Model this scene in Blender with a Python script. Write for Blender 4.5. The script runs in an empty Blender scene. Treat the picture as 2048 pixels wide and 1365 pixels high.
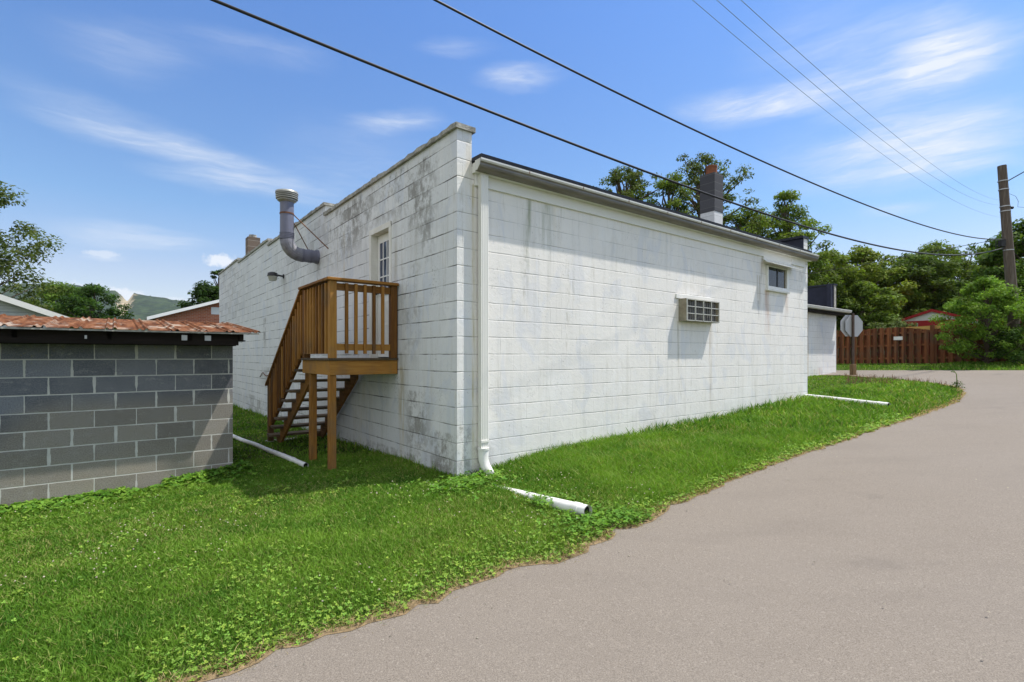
import bpy, bmesh, math, random
import numpy as np
from mathutils import Vector, Matrix
random.seed(7)
RNG = np.random.default_rng(7)
scene = bpy.context.scene
COL = scene.collection
R = math.radians

# ------------------------------------------------------------------ camera, sun, sky, exposure
cd = bpy.data.cameras.new('camera'); cam = bpy.data.objects.new('camera', cd); COL.objects.link(cam)
EYE = 1.40
cam.location = (0, 0, EYE); cam.rotation_euler = (R(90), 0, 0)
cd.sensor_width = 36; cd.lens = 36 * 1019 / 2048; cd.shift_y = 30.5 / 2048
cd.clip_start = 0.05; cd.clip_end = 20000
scene.camera = cam
scene.view_settings.view_transform = 'Standard'; scene.view_settings.look = 'None'
scene.view_settings.exposure = 0.72; scene.view_settings.gamma = 1
scene.cycles.max_bounces = 6; scene.cycles.transparent_max_bounces = 8
SUNV = Vector((.277, .051, .54)).normalized()
sd = bpy.data.lights.new('sun', 'SUN'); so = bpy.data.objects.new('sun', sd); COL.objects.link(so)
sd.energy = 3.6; sd.angle = R(0.6); sd.color = (1.0, .95, .87)
so.rotation_euler = (-SUNV).to_track_quat('-Z', 'Y').to_euler(); so.location = (10, 0, 30)

def px_dir(px, py):
    return Vector(((px - 1024) / 1019, 1.0, (713 - py) / 1019)).normalized()

class NT:
    """small node helper"""
    def __init__(s, tree):
        s.t = tree; s.n = tree.nodes; s.l = tree.links
    def new(s, typ, **kw):
        nd = s.n.new(typ)
        for k, v in kw.items(): setattr(nd, k, v)
        return nd
    def put(s, sock, v):
        if v is None: return
        if isinstance(v, bpy.types.NodeSocket): s.l.new(v, sock)
        else:
            if isinstance(v, (tuple, list)) and len(v) == 3 and sock.type == 'RGBA': v = (*v, 1)
            sock.default_value = v
    def math(s, op, a, b=None, c=None, clamp=False):
        nd = s.new('ShaderNodeMath', operation=op, use_clamp=clamp)
        for i, v in enumerate((a, b, c)): s.put(nd.inputs[i], v) if v is not None else None
        return nd.outputs[0]
    def mix(s, f, a, b, mode='MIX'):
        nd = s.new('ShaderNodeMix', data_type='RGBA', blend_type=mode)
        s.put(nd.inputs[0], f); s.put(nd.inputs[6], a); s.put(nd.inputs[7], b)
        return nd.outputs[2]
    def mapr(s, v, a, b, c=0., d=1., smooth=False):
        nd = s.new('ShaderNodeMapRange', interpolation_type='SMOOTHSTEP' if smooth else 'LINEAR')
        for i, x in enumerate((v, a, b, c, d)): s.put(nd.inputs[i], x)
        return nd.outputs[0]
    def noise(s, vec, scale, detail=3, rough=.55, dist=0., out=0):
        nd = s.new('ShaderNodeTexNoise')
        s.put(nd.inputs['Vector'], vec); nd.inputs['Scale'].default_value = scale
        nd.inputs['Detail'].default_value = detail; nd.inputs['Roughness'].default_value = rough
        nd.inputs['Distortion'].default_value = dist
        return nd.outputs[out]
    def mapping(s, vec, loc=(0, 0, 0), rot=(0, 0, 0), sc=(1, 1, 1), typ='POINT'):
        nd = s.new('ShaderNodeMapping', vector_type=typ)
        s.put(nd.inputs[0], vec); nd.inputs[1].default_value = loc; nd.inputs[2].default_value = rot; nd.inputs[3].default_value = sc
        return nd.outputs[0]
    def sep(s, vec):
        nd = s.new('ShaderNodeSeparateXYZ'); s.put(nd.inputs[0], vec); return nd.outputs
    def comb(s, x, y, z=0.):
        nd = s.new('ShaderNodeCombineXYZ'); s.put(nd.inputs[0], x); s.put(nd.inputs[1], y); s.put(nd.inputs[2], z); return nd.outputs[0]
    def ramp(s, f, stops):
        nd = s.new('ShaderNodeValToRGB'); s.put(nd.inputs[0], f); e = nd.color_ramp.elements
        while len(e) < len(stops): e.new(.5)
        for el, (p, c) in zip(e, stops): el.position = p; el.color = (*c, 1)
        return nd.outputs[0]
    def bump(s, h, strength=.5, dist=.01, normal=None):
        nd = s.new('ShaderNodeBump'); s.put(nd.inputs['Height'], h)
        nd.inputs['Strength'].default_value = strength; nd.inputs['Distance'].default_value = dist
        if normal is not None: s.put(nd.inputs['Normal'], normal)
        return nd.outputs[0]

# ---- world: Nishita sky with thin cirrus and a few low cumulus, laid out by azimuth and elevation
world = bpy.data.worlds.new('World'); scene.world = world; world.use_nodes = True
w = NT(world.node_tree); w.n.clear()
sky = w.new('ShaderNodeTexSky', sky_type='NISHITA')
sky.sun_disc = False; sky.sun_elevation = math.asin(SUNV.z); sky.sun_rotation = math.atan2(SUNV.x, SUNV.y)
sky.air_density = 1.0; sky.dust_density = .6; sky.ozone_density = 2.2
dirv = w.new('ShaderNodeTexCoord').outputs['Generated']
dx, dy, dz = w.sep(dirv)
az = w.math('ARCTAN2', dx, dy)
el = w.math('ARCSINE', dz)
sph = w.comb(az, el, 0.)
warpn = w.noise(w.mapping(sph, rot=(0, 0, R(18)), sc=(4, 14, 1)), 1.0, 4, .6, out=1)
nd = w.new('ShaderNodeVectorMath', operation='MULTIPLY_ADD')
w.put(nd.inputs[0], warpn); nd.inputs[1].default_value = (.10, .05, 0)
w.put(nd.inputs[2], w.mapping(sph, loc=(-.05, -.025, 0)))
wsph = nd.outputs[0]
cover = None
STREAKS = [  # two ends (degrees as photo directions), half width, strength
    ((-60, 115), (760, 430), 34, .34), ((0, 180), (420, 330), 26, .26), ((250, 330), (640, 400), 24, .3), ((60, 440), (460, 492), 26, .42), ((680, 252), (900, 236), 24, .42),
    ((950, 158), (1140, 152), 22, .45), ((820, 98), (1000, 96), 20, .2), ((1330, 222), (1680, 190), 36, .55),
    ((1620, 330), (2120, 235), 66, .8), ((1500, 215), (1760, 165), 34, .45), ((1700, 180), (2100, 40), 50, .35), ((1780, 60), (2000, 150), 70, .5), ((1760, 345), (2110, 318), 18, .35),
    ((1480, 70), (2100, 130), 110, .26), ((60, 60), (420, 130), 60, .16), ((250, 40), (700, 130), 30, .14), ((1600, 250), (1980, 130), 40, .25), ((1700, 412), (1900, 408), 16, .28),
    ((480, 330), (900, 330), 90, .12), ((150, 505), (270, 512), 10, .5), ((1500, 300), (1800, 370), 60, .2)]
for a, b, hw, st in STREAKS:
    da, db = px_dir(*a), px_dir(*b)
    A = (math.atan2(da.x, da.y), math.asin(da.z)); B = (math.atan2(db.x, db.y), math.asin(db.z))
    cx, cy = (A[0] + B[0]) / 2, (A[1] + B[1]) / 2; L = math.hypot(B[0] - A[0], B[1] - A[1]) / 2 * 1.15
    cs = 1 / math.sqrt(1 + ((a[0] + b[0]) / 2 / 1019 - 1.005) ** 2 + ((713 - (a[1] + b[1]) / 2) / 1019) ** 2)
    m = w.mapping(wsph, loc=(cx, cy, 0), rot=(0, 0, math.atan2(B[1] - A[1], B[0] - A[0])), sc=(L, hw / 1019 * cs * 1.35, 1), typ='TEXTURE')
    ln = w.new('ShaderNodeVectorMath', operation='LENGTH'); w.put(ln.inputs[0], m)
    v = w.mapr(ln.outputs['Value'], 1.0, 0.0, 0., st, smooth=True)
    cover = v if cover is None else w.math('ADD', cover, v)
fine = w.noise(w.mapping(wsph, rot=(0, 0, R(-8)), sc=(6, 40, 1)), 1.0, 5, .6, .4)
fib = w.noise(w.mapping(wsph, rot=(0, 0, R(-14)), sc=(16, 150, 1)), 1.0, 4, .65, .3)
cover = w.math('MULTIPLY', cover, w.math('MULTIPLY', w.mapr(fine, .25, .7, .35, 1.45), w.mapr(fib, .3, .65, .72, 1.25)))
# low cumulus
puff = w.noise(sph, 38, 5, .62)
cum = None
for c, rx, ry, st in [((160, 590), 52, 28, 1.0), ((250, 590), 34, 20, 1.0), ((205, 509), 42, 10, .55), ((442, 520), 44, 18, 1.0), ((330, 600), 60, 9, .5)]:
    d = px_dir(*c); cs = .75
    m = w.mapping(sph, loc=(math.atan2(d.x, d.y), math.asin(d.z), 0), sc=(rx / 1019 * cs, ry / 1019 * cs, 1), typ='TEXTURE')
    ln = w.new('ShaderNodeVectorMath', operation='LENGTH'); w.put(ln.inputs[0], m)
    v = w.math('ADD', w.mapr(ln.outputs['Value'], 1.3, .2, 0., .75), w.math('MULTIPLY', w.math('SUBTRACT', puff, .5), 1.6))
    v = w.math('MULTIPLY', w.mapr(v, .25, .6, 0., st, smooth=True), w.mapr(ln.outputs['Value'], 1.35, 1.1, 0., 1.))
    cum = v if cum is None else w.math('MAXIMUM', cum, v)
hz = w.mapr(dz, 0.0, .55, .0, 1.0)
grade = w.ramp(hz, [(0, (1.3, 1.12, 1.06)), (.25, (1.24, 1.10, 1.12)), (.45, (.93, 1.12, 1.26)), (1, (.80, 1.12, 1.52))])
skyc = w.mix(1.0, sky.outputs[0], grade, 'MULTIPLY')
cov = w.math('MINIMUM', w.math('MAXIMUM', w.math('MULTIPLY', cover, .95), cum), .96)
skyc = w.mix(cov, skyc, (6.2, 6.6, 7.2))
# added unseen bright cloud, behind the camera and overhead, as neutral fill for shaded walls
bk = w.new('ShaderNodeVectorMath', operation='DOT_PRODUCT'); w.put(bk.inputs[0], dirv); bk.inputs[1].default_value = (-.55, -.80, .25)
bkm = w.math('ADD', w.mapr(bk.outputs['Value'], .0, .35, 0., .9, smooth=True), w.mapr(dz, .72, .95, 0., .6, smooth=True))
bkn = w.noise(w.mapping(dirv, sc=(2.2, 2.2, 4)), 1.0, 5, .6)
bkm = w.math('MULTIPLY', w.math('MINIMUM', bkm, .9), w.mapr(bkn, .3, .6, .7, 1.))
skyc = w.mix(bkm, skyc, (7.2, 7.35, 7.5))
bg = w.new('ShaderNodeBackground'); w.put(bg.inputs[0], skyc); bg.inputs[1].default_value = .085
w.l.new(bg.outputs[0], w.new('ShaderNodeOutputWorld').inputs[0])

# ------------------------------------------------------------------ materials
def material(name, rough=.8, spec=.3):
    m = bpy.data.materials.new(name); m.use_nodes = True
    t = NT(m.node_tree); t.n.clear()
    bs = t.new('ShaderNodeBsdfPrincipled'); out = t.new('ShaderNodeOutputMaterial')
    t.l.new(bs.outputs[0], out.inputs[0]); bs.inputs['Roughness'].default_value = rough
    bs.inputs['Specular IOR Level'].default_value = spec
    t.bs = bs; t.out = out
    t.co = t.new('ShaderNodeTexCoord').outputs['Object']
    return m, t

def plain(name, c, rough=.7, var=.15, scale=8, metal=0., spec=.3, bump=0., stretch=(1, 1, 1), dirt=None):
    m, t = material(name, rough, spec)
    v = t.mapping(t.co, sc=stretch)
    n = t.noise(v, scale, 5, .6)
    c1 = tuple(x * (1 - var) for x in c); c2 = tuple(min(1, x * (1 + var)) for x in c)
    col = t.mix(t.mapr(n, .3, .7), c1, c2)
    if dirt:
        n2 = t.noise(v, scale * .35, 6, .7)
        col = t.mix(t.mapr(n2, .5, .72, 0, .8), col, dirt)
    t.put(t.bs.inputs['Base Color'], col); t.bs.inputs['Metallic'].default_value = metal
    if bump: t.put(t.bs.inputs['Normal'], t.bump(t.noise(v, scale * 4, 4), bump, .01))
    return m

def block_coords(t, axis, bw=.4064, bh=.2032, wob=.006, z0=0., x0=0.):
    """returns x, z, distance to bed joint, distance to head joint, per-block random, all in metres"""
    wn = t.noise(t.co, 5, 3, .6, out=1)
    o = t.sep(t.co); wv = t.sep(wn)
    x = o['XYZ'.index(axis)]; z = o[2]
    xw = t.math('ADD', x, t.math('MULTIPLY_ADD', wv[0], wob * 2, x0 - wob))
    zw = t.math('ADD', z, t.math('MULTIPLY_ADD', wv[1], wob * 2, z0 - wob))
    row = t.math('DIVIDE', zw, bh); fl = t.math('FLOOR', row); fz = t.math('FRACT', row)
    par = t.math('MULTIPLY', t.math('FLOORED_MODULO', fl, 2.), .5)
    cx = t.math('ADD', t.math('DIVIDE', xw, bw), par); fx = t.math('FRACT', cx); ci = t.math('FLOOR', cx)
    dz_ = t.math('MULTIPLY', t.math('MINIMUM', fz, t.math('SUBTRACT', 1., fz)), bh)
    dx_ = t.math('MULTIPLY', t.math('MINIMUM', fx, t.math('SUBTRACT', 1., fx)), bw)
    wnoise = t.new('ShaderNodeTexWhiteNoise', noise_dimensions='2D'); t.put(wnoise.inputs['Vector'], t.comb(ci, fl))
    return x, z, dz_, dx_, wnoise.outputs[0], wnoise.outputs[1]

def box_mask(t, x, z, x0, x1, z0, z1, fx=.02, fz=.1):
    a = t.math('MULTIPLY', t.mapr(x, x0 - fx, x0 + fx, 0, 1, True), t.mapr(x, x1 - fx, x1 + fx, 1, 0, True))
    b = t.math('MULTIPLY', t.mapr(z, z0 - fz, z0 + fz, 0, 1, True), t.mapr(z, z1 - .02, z1 + .02, 1, 0, True))
    return t.math('MULTIPLY', a, b)

def painted_block(name, axis, dirty, joint, stains=(), mildew=(), base=(.85, .82, .775), z0=0., x0=0., bs_=.6, jw=1., jcol=(.22, .21, .19), brk=.38):
    m, t = material(name, .62, .25)
    x, z, dz_, dx_, rnd, rc = block_coords(t, axis, z0=z0, x0=x0)
    pv = t.comb(x, z)
    breakn = t.noise(t.mapping(pv, sc=(1.6, 5, 1)), 1.0, 5, .65)
    bed = t.mapr(dz_, .0022 * jw, .0075 * jw, 1, 0, True); head = t.mapr(dx_, .0015, .005, 1, 0, True)
    bedd = t.math('MULTIPLY', bed, t.mapr(breakn, brk, brk + .2, .10, 1))
    hn = t.noise(pv, 2.3, 4, .65)
    headd = t.math('MULTIPLY', head, t.mapr(hn, .46, .68, .0, .6))
    jt = t.math('MAXIMUM', bedd, headd)
    # paint: slight differences of tone between coats and blocks
    tone = t.noise(pv, .8, 4, .6); tone2 = t.noise(t.mapping(pv, sc=(3, 1, 1)), 3.2, 5, .65)
    col = t.mix(t.mapr(tone, .35, .65), tuple(c * .93 for c in base), base)
    col = t.mix(t.mapr(tone2, .5, .7, 0, .35), col, (base[0] * .86, base[1] * .9, base[2] * .97))
    col = t.mix(t.math('MULTIPLY', rnd, .10), col, (.62, .64, .66))
    # repaint patches
    pt = t.noise(t.mapping(pv, loc=(3.1, 9, 0)), 1.7, 2, .4, 1.2)
    col = t.mix(t.mapr(pt, .58, .61, 0, .22), col, (.86, .86, .86))
    p3 = t.noise(t.mapping(pv, loc=(8, 1, 0), sc=(1.5, .8, 1)), 1.6, 3, .5, .8)
    col = t.mix(t.mapr(p3, .56, .62, 0, .52), col, (base[0] * .80, base[1] * .84, base[2] * .93))
    run = t.math('MULTIPLY', t.mapr(t.noise(t.mapping(pv, loc=(4, 4, 0), sc=(5, .4, 1)), 1.3, 5, .7), .55, .70, 0, .6), t.mapr(t.noise(t.mapping(pv, sc=(30, 6, 1)), 1.0, 4, .7), .45, .6))
    col = t.mix(run, col, (.46, .44, .37))
    # grey speckle of bared block
    sp = t.noise(pv, 34, 5, .75)
    spm = t.noise(t.mapping(pv, loc=(7, 2, 0), sc=(1.6, 1, 1)), 1.5, 5, .7)
    sm = t.math('MULTIPLY', t.mapr(sp, .55, .62), t.mapr(spm, .56, .70, 0, dirty))
    col = t.mix(sm, col, (.20, .195, .185))
    # faint vertical water marks
    wm = t.noise(t.mapping(pv, sc=(9, .55, 1)), 1.0, 5, .65)
    col = t.mix(t.mapr(wm, .52, .75, 0, .28 + .5 * dirty * .5), col, (.50, .49, .44))
    # patches of mildew at given places
    for (a, b, c, d, s_) in mildew:
        mk = t.math('MULTIPLY', box_mask(t, x, z, a, b, c, d, (b - a) * .35, (d - c) * .4), t.mapr(t.math('ADD', t.noise(t.mapping(pv, sc=(1.1, .75, 1)), 6.5, 7, .82), t.math('MULTIPLY', t.math('SUBTRACT', rnd, .5), .16)), .46, .60))
        col = t.mix(t.math('MULTIPLY', mk, s_ * .8), col, (.20, .19, .165))
    for (a, b, c, d, colr, s_) in stains:
        mk = t.math('MULTIPLY', box_mask(t, x, z, a, b, c, d, (b - a) * .45, (d - c) * .5), t.mapr(t.noise(t.mapping(pv, sc=(14, 1.2, 1)), 1.4, 4, .6), .38, .62))
        col = t.mix(t.math('MULTIPLY', mk, s_), col, colr)
    hair = t.new('ShaderNodeTexVoronoi', feature='DISTANCE_TO_EDGE'); hv = t.new('ShaderNodeVectorMath', operation='MULTIPLY_ADD')
    t.put(hv.inputs[0], t.noise(t.co, 7, 4, .7, out=1)); hv.inputs[1].default_value = (.5, .5, .5); t.put(hv.inputs[2], t.co); t.put(hair.inputs['Vector'], hv.outputs[0]); hair.inputs['Scale'].default_value = 3.2
    hm_ = t.math('MULTIPLY', t.mapr(hair.outputs['Distance'], .004, .016, 1, 0), t.mapr(t.noise(t.mapping(pv, loc=(2, 5, 0)), 2.1, 4, .7), .56, .64, 0, .45))
    col = t.mix(hm_, col, (.34, .33, .31))
    chip = t.math('MULTIPLY', t.mapr(t.noise(t.mapping(pv, loc=(11, 3, 0)), 19, 4, .7), .64, .67), t.mapr(t.noise(pv, 1.1, 3), .4, .6, .1, .7))
    col = t.mix(chip, col, (.36, .35, .33))
    col = t.mix(t.math('MULTIPLY', jt, joint), col, jcol)
    t.put(t.bs.inputs['Base Color'], col)
    peel = t.noise(pv, 6, 3, .5, 1.8)
    peel = t.math('MULTIPLY', t.mapr(peel, .50, .52), .16)
    h = t.math('ADD', t.math('MULTIPLY', t.math('MAXIMUM', t.math('MULTIPLY', t.mapr(dz_, .0, .011, 1, 0, True), t.mapr(breakn, .35, .6, .25, 1)), t.math('MULTIPLY', t.mapr(dx_, 0, .009, 1, 0, True), t.mapr(hn, .42, .66, .05, .6))), -1.), peel)
    h = t.math('ADD', h, t.math('MULTIPLY', t.noise(pv, 60, 4, .6), .35))
    h = t.math('ADD', h, t.math('MULTIPLY', t.noise(pv, 7, 3, .6), .7))
    h = t.math('ADD', h, t.math('MULTIPLY', rnd, .25))
    t.put(t.bs.inputs['Normal'], t.bump(h, bs_, .006))
    return m

RUST = (.42, .20, .07); YEL = (.50, .38, .16); GREEN = (.20, .23, .12)
rear_st = [(4.24, 4.30, 1.2, 1.98, (.30, .27, .18), .5), (5.20, 5.27, .7, 1.97, (.33, .24, .14), .6), (7.24, 7.42, 2.0, 2.73, RUST, .75), (8.10, 8.25, 2.3, 2.72, RUST, .5),
           (6.90, 7.05, 2.5, 3.0, (.42, .36, .26), .75), (6.92, 6.99, 2.2, 2.5, (.1, .1, .1), .6),
           (1.02, 1.10, 2.7, 3.38, GREEN, .75), (1.28, 1.45, 2.9, 3.38, GREEN, .6), (1.5, 1.62, 2.95, 3.36, YEL, .35), (.2, .235, -.2, 3.4, (.40, .34, .12), .7), (7.05, 7.15, 2.9, 3.36, (.25, .2, .14), .6)]
rear_mi = [(0.2, .5, -.15, .35, .5), (8.75, 9.0, 2.5, 3.3, .45), (7.5, 9., -.1, .75, .2), (2.0, 9, .1, .55, .12), (.5, 1.6, -.1, .12, .35)]
side_mi = [(.5, 1.3, 3.0, 3.9, 1.0), (1.2, 2.1, 3.35, 3.95, .85), (2.2, 3.5, 3.3, 3.95, .9), (3.0, 4.4, 3.1, 3.95, .8), (.55, .85, 2.6, 3.1, .7), (.05, .6, -.2, .5, .95), (.7, 1.25, -.1, .95, .9), (.9, 1.4, 1.4, 2.6, .55), (.2, 3.5, -.3, .12, .8),
           (4.0, 8.0, 3.0, 4.0, .4), (5.6, 5.9, 1.9, 2.9, .6), (7.0, 9.5, .6, 1.12, .8), (6, 12, -.3, .3, .75), (4.93, 5.12, 2.6, 3.2, 1.0), (12, 16.6, 2.5, 4.4, .45), (9.3, 9.6, 1.7, 2.4, .9)]
side_st = [(1.36, 1.5, .2, 1.25, YEL, .7), (1.3, 1.5, .8, 1.45, (.25, .24, .15), .5), (3.6, 3.66, 2.2, 3.5, YEL, .5), (1.55, 1.68, 1.4, 3.3, (.34, .31, .22), .55), (7.4, 7.55, 2.6, 3.2, (.35, .25, .2), .5), (2.5, 3.2, .2, 1.0, YEL, .2)]
M = {}
M['rear'] = painted_block('white_painted_block_rear', 'X', .45, .55, rear_st, rear_mi, bs_=.42, jw=.9)
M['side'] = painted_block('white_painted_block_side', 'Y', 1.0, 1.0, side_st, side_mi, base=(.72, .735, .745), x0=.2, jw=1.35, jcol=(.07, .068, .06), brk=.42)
M['endface'] = painted_block('white_painted_block_end', 'X', .3, .7, [(.12, .2, 3.0, 3.9, YEL, .3)], [(0, .2, -.2, .6, .8)], base=(.78, .775, .75), x0=.13)
M['annex'] = painted_block('white_painted_block_annex', 'X', .1, .5, [(12.55 + .0, 12.75, 0.4, 3.0, RUST, .0)], [], base=(.82, .82, .81))
M['coping'] = plain('weathered_coping_concrete', (.37, .36, .32), .85, .35, 16, bump=.8, dirt=(.07, .065, .058))
M['white_paint'] = plain('white_painted_board', (.76, .75, .70), .55, .05, 5, dirt=(.60, .57, .48))
M['frieze'] = plain('white_frieze_paint', (.77, .765, .735), .6, .04, 3, stretch=(.4, 1, 4), bump=.05)
M['downspout'] = plain('white_downspout_metal', (.74, .73, .68), .4, .04, 4, spec=.4, stretch=(6, 6, .4))
M['gutter'] = plain('galvanised_gutter_metal', (.19, .17, .135), .5, .3, 3.5, metal=.35, stretch=(.7, 5, 5), dirt=(.16, .145, .12))
M['gutter_lip'] = plain('pale_gutter_rim', (.62, .61, .57), .45, .1, 5, metal=.2)
M['tar'] = plain('black_roof_tar', (.018, .020, .030), .55, .3, 9, bump=.4)
M['wall_dark'] = plain('tarred_block_wall', (.022, .025, .045), .6, .25, 6, bump=.3)
M['grey_block'] = None
M['terracotta'] = plain('terracotta_flue', (.24, .085, .04), .8, .25, 8, dirt=(.10, .07, .06), bump=.2)
M['duct'] = plain('painted_duct_metal', (.17, .178, .235), .5, .10, 5, metal=.15, stretch=(3, 3, .6), bump=.05)
M['duct_bare'] = plain('bare_duct_metal', (.36, .36, .32), .42, .2, 12, metal=.4, dirt=(.26, .25, .22))
M['rusty'] = plain('rusty_metal', (.16, .075, .04), .8, .4, 18)
M['darkmetal'] = plain('dark_metal', (.04, .04, .042), .5, .2, 8, metal=.3)
M['cage'] = plain('weathered_cage_metal', (.30, .27, .20), .7, .25, 9, dirt=(.22, .16, .10))
M['bars'] = plain('painted_bars', (.50, .50, .46), .6, .1, 9)
M['vinyl'] = plain('white_window_vinyl', (.80, .80, .78), .45, .04, 6)
M['door'] = plain('white_door_paint', (.80, .80, .76), .5, .03, 4)
M['pvc'] = plain('white_pvc_pipe', (.80, .80, .78), .4, .06, 7, spec=.4, dirt=(.52, .50, .42))
M['black'] = plain('black_void', (.012, .012, .012), .9, .1, 5)
M['fins'] = plain('air_conditioner_fins', (.16, .155, .145), .6, .15, 30, stretch=(1, 1, .1))
M['sign_back'] = plain('bare_aluminium_sign_back', (.42, .43, .44), .5, .05, 4, metal=.3)
M['post'] = plain('rust_brown_sign_post', (.085, .058, .045), .7, .25, 10)
M['timber_post'] = plain('weathered_post_wood', (.19, .12, .06), .85, .3, 9, stretch=(4, 4, .4))
M['old_wood'] = plain('dark_weathered_wood', (.014, .010, .008), .95, .4, 7, stretch=(.3, 3, 3), bump=.3)
M['cable'] = plain('black_cable_sheath', (.030, .028, .026), .5, .1, 20)
M['thin_cable'] = plain('grey_conductor', (.22, .27, .28), .6, .1, 20)
M['red'] = plain('red_painted_siding', (.38, .02, .025), .6, .1, 6)
M['gable_white'] = plain('pale_corrugated_gable', (.72, .72, .72), .6, .05, 6)
M['yellow_wood'] = plain('unstained_yellow_wood', (.52, .34, .10), .75, .2, 8, stretch=(.4, 3, 3))
M['trunk'] = plain('tree_bark', (.10, .075, .055), .9, .3, 7, stretch=(3, 3, .6), bump=.4)
M['pole'] = plain('creosote_pole_wood', (.105, .082, .066), .85, .28, 6, stretch=(7, 7, .4), bump=.35, dirt=(.22, .19, .165))
M['galv'] = plain('galvanised_hardware', (.45, .46, .47), .4, .1, 9, metal=.5)
M['bin'] = plain('dark_plastic_bin', (.035, .032, .032), .5, .1, 6)
M['bin_lid'] = plain('shiny_lid', (.10, .10, .12), .25, .1, 6, spec=.6)

def glass_mat(name, c=(.02, .025, .03)):
    m, t = material(name, .05, .35); t.bs.inputs['Base Color'].default_value = (*c, 1)
    t.put(t.bs.inputs['Normal'], t.bump(t.noise(t.co, 3, 1), .04, .02)); return m
M['glass'] = glass_mat('dark_window_glass'); M['door_glass'] = glass_mat('door_window_glass', (.05, .065, .11))

def grey_block_mat(name, axis, dark=1.):
    m, t = material(name, .9, .2)
    x, z, dz_, dx_, rnd, rc = block_coords(t, axis, wob=.003, z0=.06, x0=.05)
    pv = t.comb(x, z)
    jw = t.mapr(t.noise(pv, 3, 4, .6), .35, .7, .0045, .0085)
    j1 = t.mapr(t.math('SUBTRACT', dz_, jw), -.0008, .0012, 1, 0)
    hw_ = t.mapr(t.noise(t.mapping(pv, loc=(5, 1, 0)), 2.6, 5, .6), .45, .68, .004, .020)
    j2 = t.mapr(t.math('SUBTRACT', dx_, hw_), -.0008, .0018, 1, 0)
    j = t.math('MAXIMUM', j1, j2)
    blue = t.mix(rnd, (.075 * dark, .084 * dark, .105 * dark), (.20 * dark, .215 * dark, .245 * dark))
    tan = t.mix(rnd, (.20, .18, .15), (.33, .295, .24))
    zj = t.math('ADD', z, t.math('ADD', t.math('MULTIPLY', rnd, .25), t.math('MULTIPLY', t.noise(pv, 1.3, 3), .35)))
    # lower courses, and a slanting area at lower right, turn browner
    rightside = t.mapr(t.math('ADD', x, t.math('MULTIPLY', z, -.9)), -2.95, -2.6, 0, 1)
    col = t.mix(t.mapr(zj, .44, .60, 1, 0), blue, tan)
    col = t.mix(t.math('MULTIPLY', rightside, t.mapr(z, .75, .95, .85, .1)), col, tan)
    n1 = t.noise(pv, 5, 5, .7)
    col = t.mix(t.mapr(n1, .35, .7, 0, .55), col, t.mix(.5, col, (.30, .30, .30)))
    smear = t.noise(t.mapping(pv, loc=(3, 7, 0), sc=(1, 1.6, 1)), 6, 6, .75)
    col = t.mix(t.mapr(smear, .56, .70, 0, .55), col, (.36, .35, .33))
    grain = t.noise(t.comb(x, z), 85, 4, .85)
    col = t.mix(t.mapr(grain, .52, .62, 0, .6), col, t.mix(.45, col, (.42, .41, .38)))
    col = t.mix(t.mapr(grain, .5, .36, 0, .5), col, (.05, .05, .05))
    lichen = t.math('MULTIPLY', t.mapr(t.noise(pv, 26, 5, .75), .56, .64), t.mapr(z, 1.15, 1.5, 0, .75))
    lichen = t.math('MULTIPLY', lichen, t.mapr(t.noise(pv, 2.2, 3), .45, .6))
    col = t.mix(lichen, col, (.22, .20, .07))
    mort = t.mix(t.noise(pv, 8, 4), (.40, .40, .37), (.66, .65, .61))
    mort = t.mix(t.mapr(z, .9, 1.6, 0, .35), mort, (.26, .27, .20))
    col = t.mix(j, col, mort)
    t.put(t.bs.inputs['Base Color'], col)
    h = t.math('ADD', t.math('MULTIPLY', j, -.35), t.math('MULTIPLY', grain, .55))
    t.put(t.bs.inputs['Normal'], t.bump(h, .8, .006))
    return m
M['shed_block'] = grey_block_mat('grey_concrete_block', 'X'); M['shed_block_side'] = grey_block_mat('grey_concrete_block_side', 'Y')

def chim_mat(name, c, joint=(.05, .05, .05)):
    m, t = material(name, .85, .2)
    sx, sy, sz = t.sep(t.co)
    row = t.math('DIVIDE', sz, .2032); fz = t.math('FRACT', row)
    d = t.math('MULTIPLY', t.math('MINIMUM', fz, t.math('SUBTRACT', 1., fz)), .2032)
    wnz = t.new('ShaderNodeTexWhiteNoise', noise_dimensions='1D'); t.put(wnz.inputs['W'], t.math('FLOOR', row))
    col = t.mix(wnz.outputs[0], tuple(v * .85 for v in c), tuple(v * 1.15 for v in c))
    col = t.mix(t.mapr(t.noise(t.co, 30, 4, .7), .4, .65, 0, .3), col, tuple(v * .6 for v in c))
    col = t.mix(t.mapr(d, .003, .008, 1, 0), col, joint)
    t.put(t.bs.inputs['Base Color'], col); t.put(t.bs.inputs['Normal'], t.bump(t.noise(t.co, 80, 3), .4, .005))
    return m
M['chim_dark'] = chim_mat('dark_grey_chimney_block', (.085, .085, .095), (.13, .13, .13))
M['chim_brown'] = chim_mat('brown_chimney_block', (.17, .13, .10), (.38, .35, .30))
M['chim_white'] = chim_mat('white_chimney_block', (.72, .73, .75), (.5, .5, .5))

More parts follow.
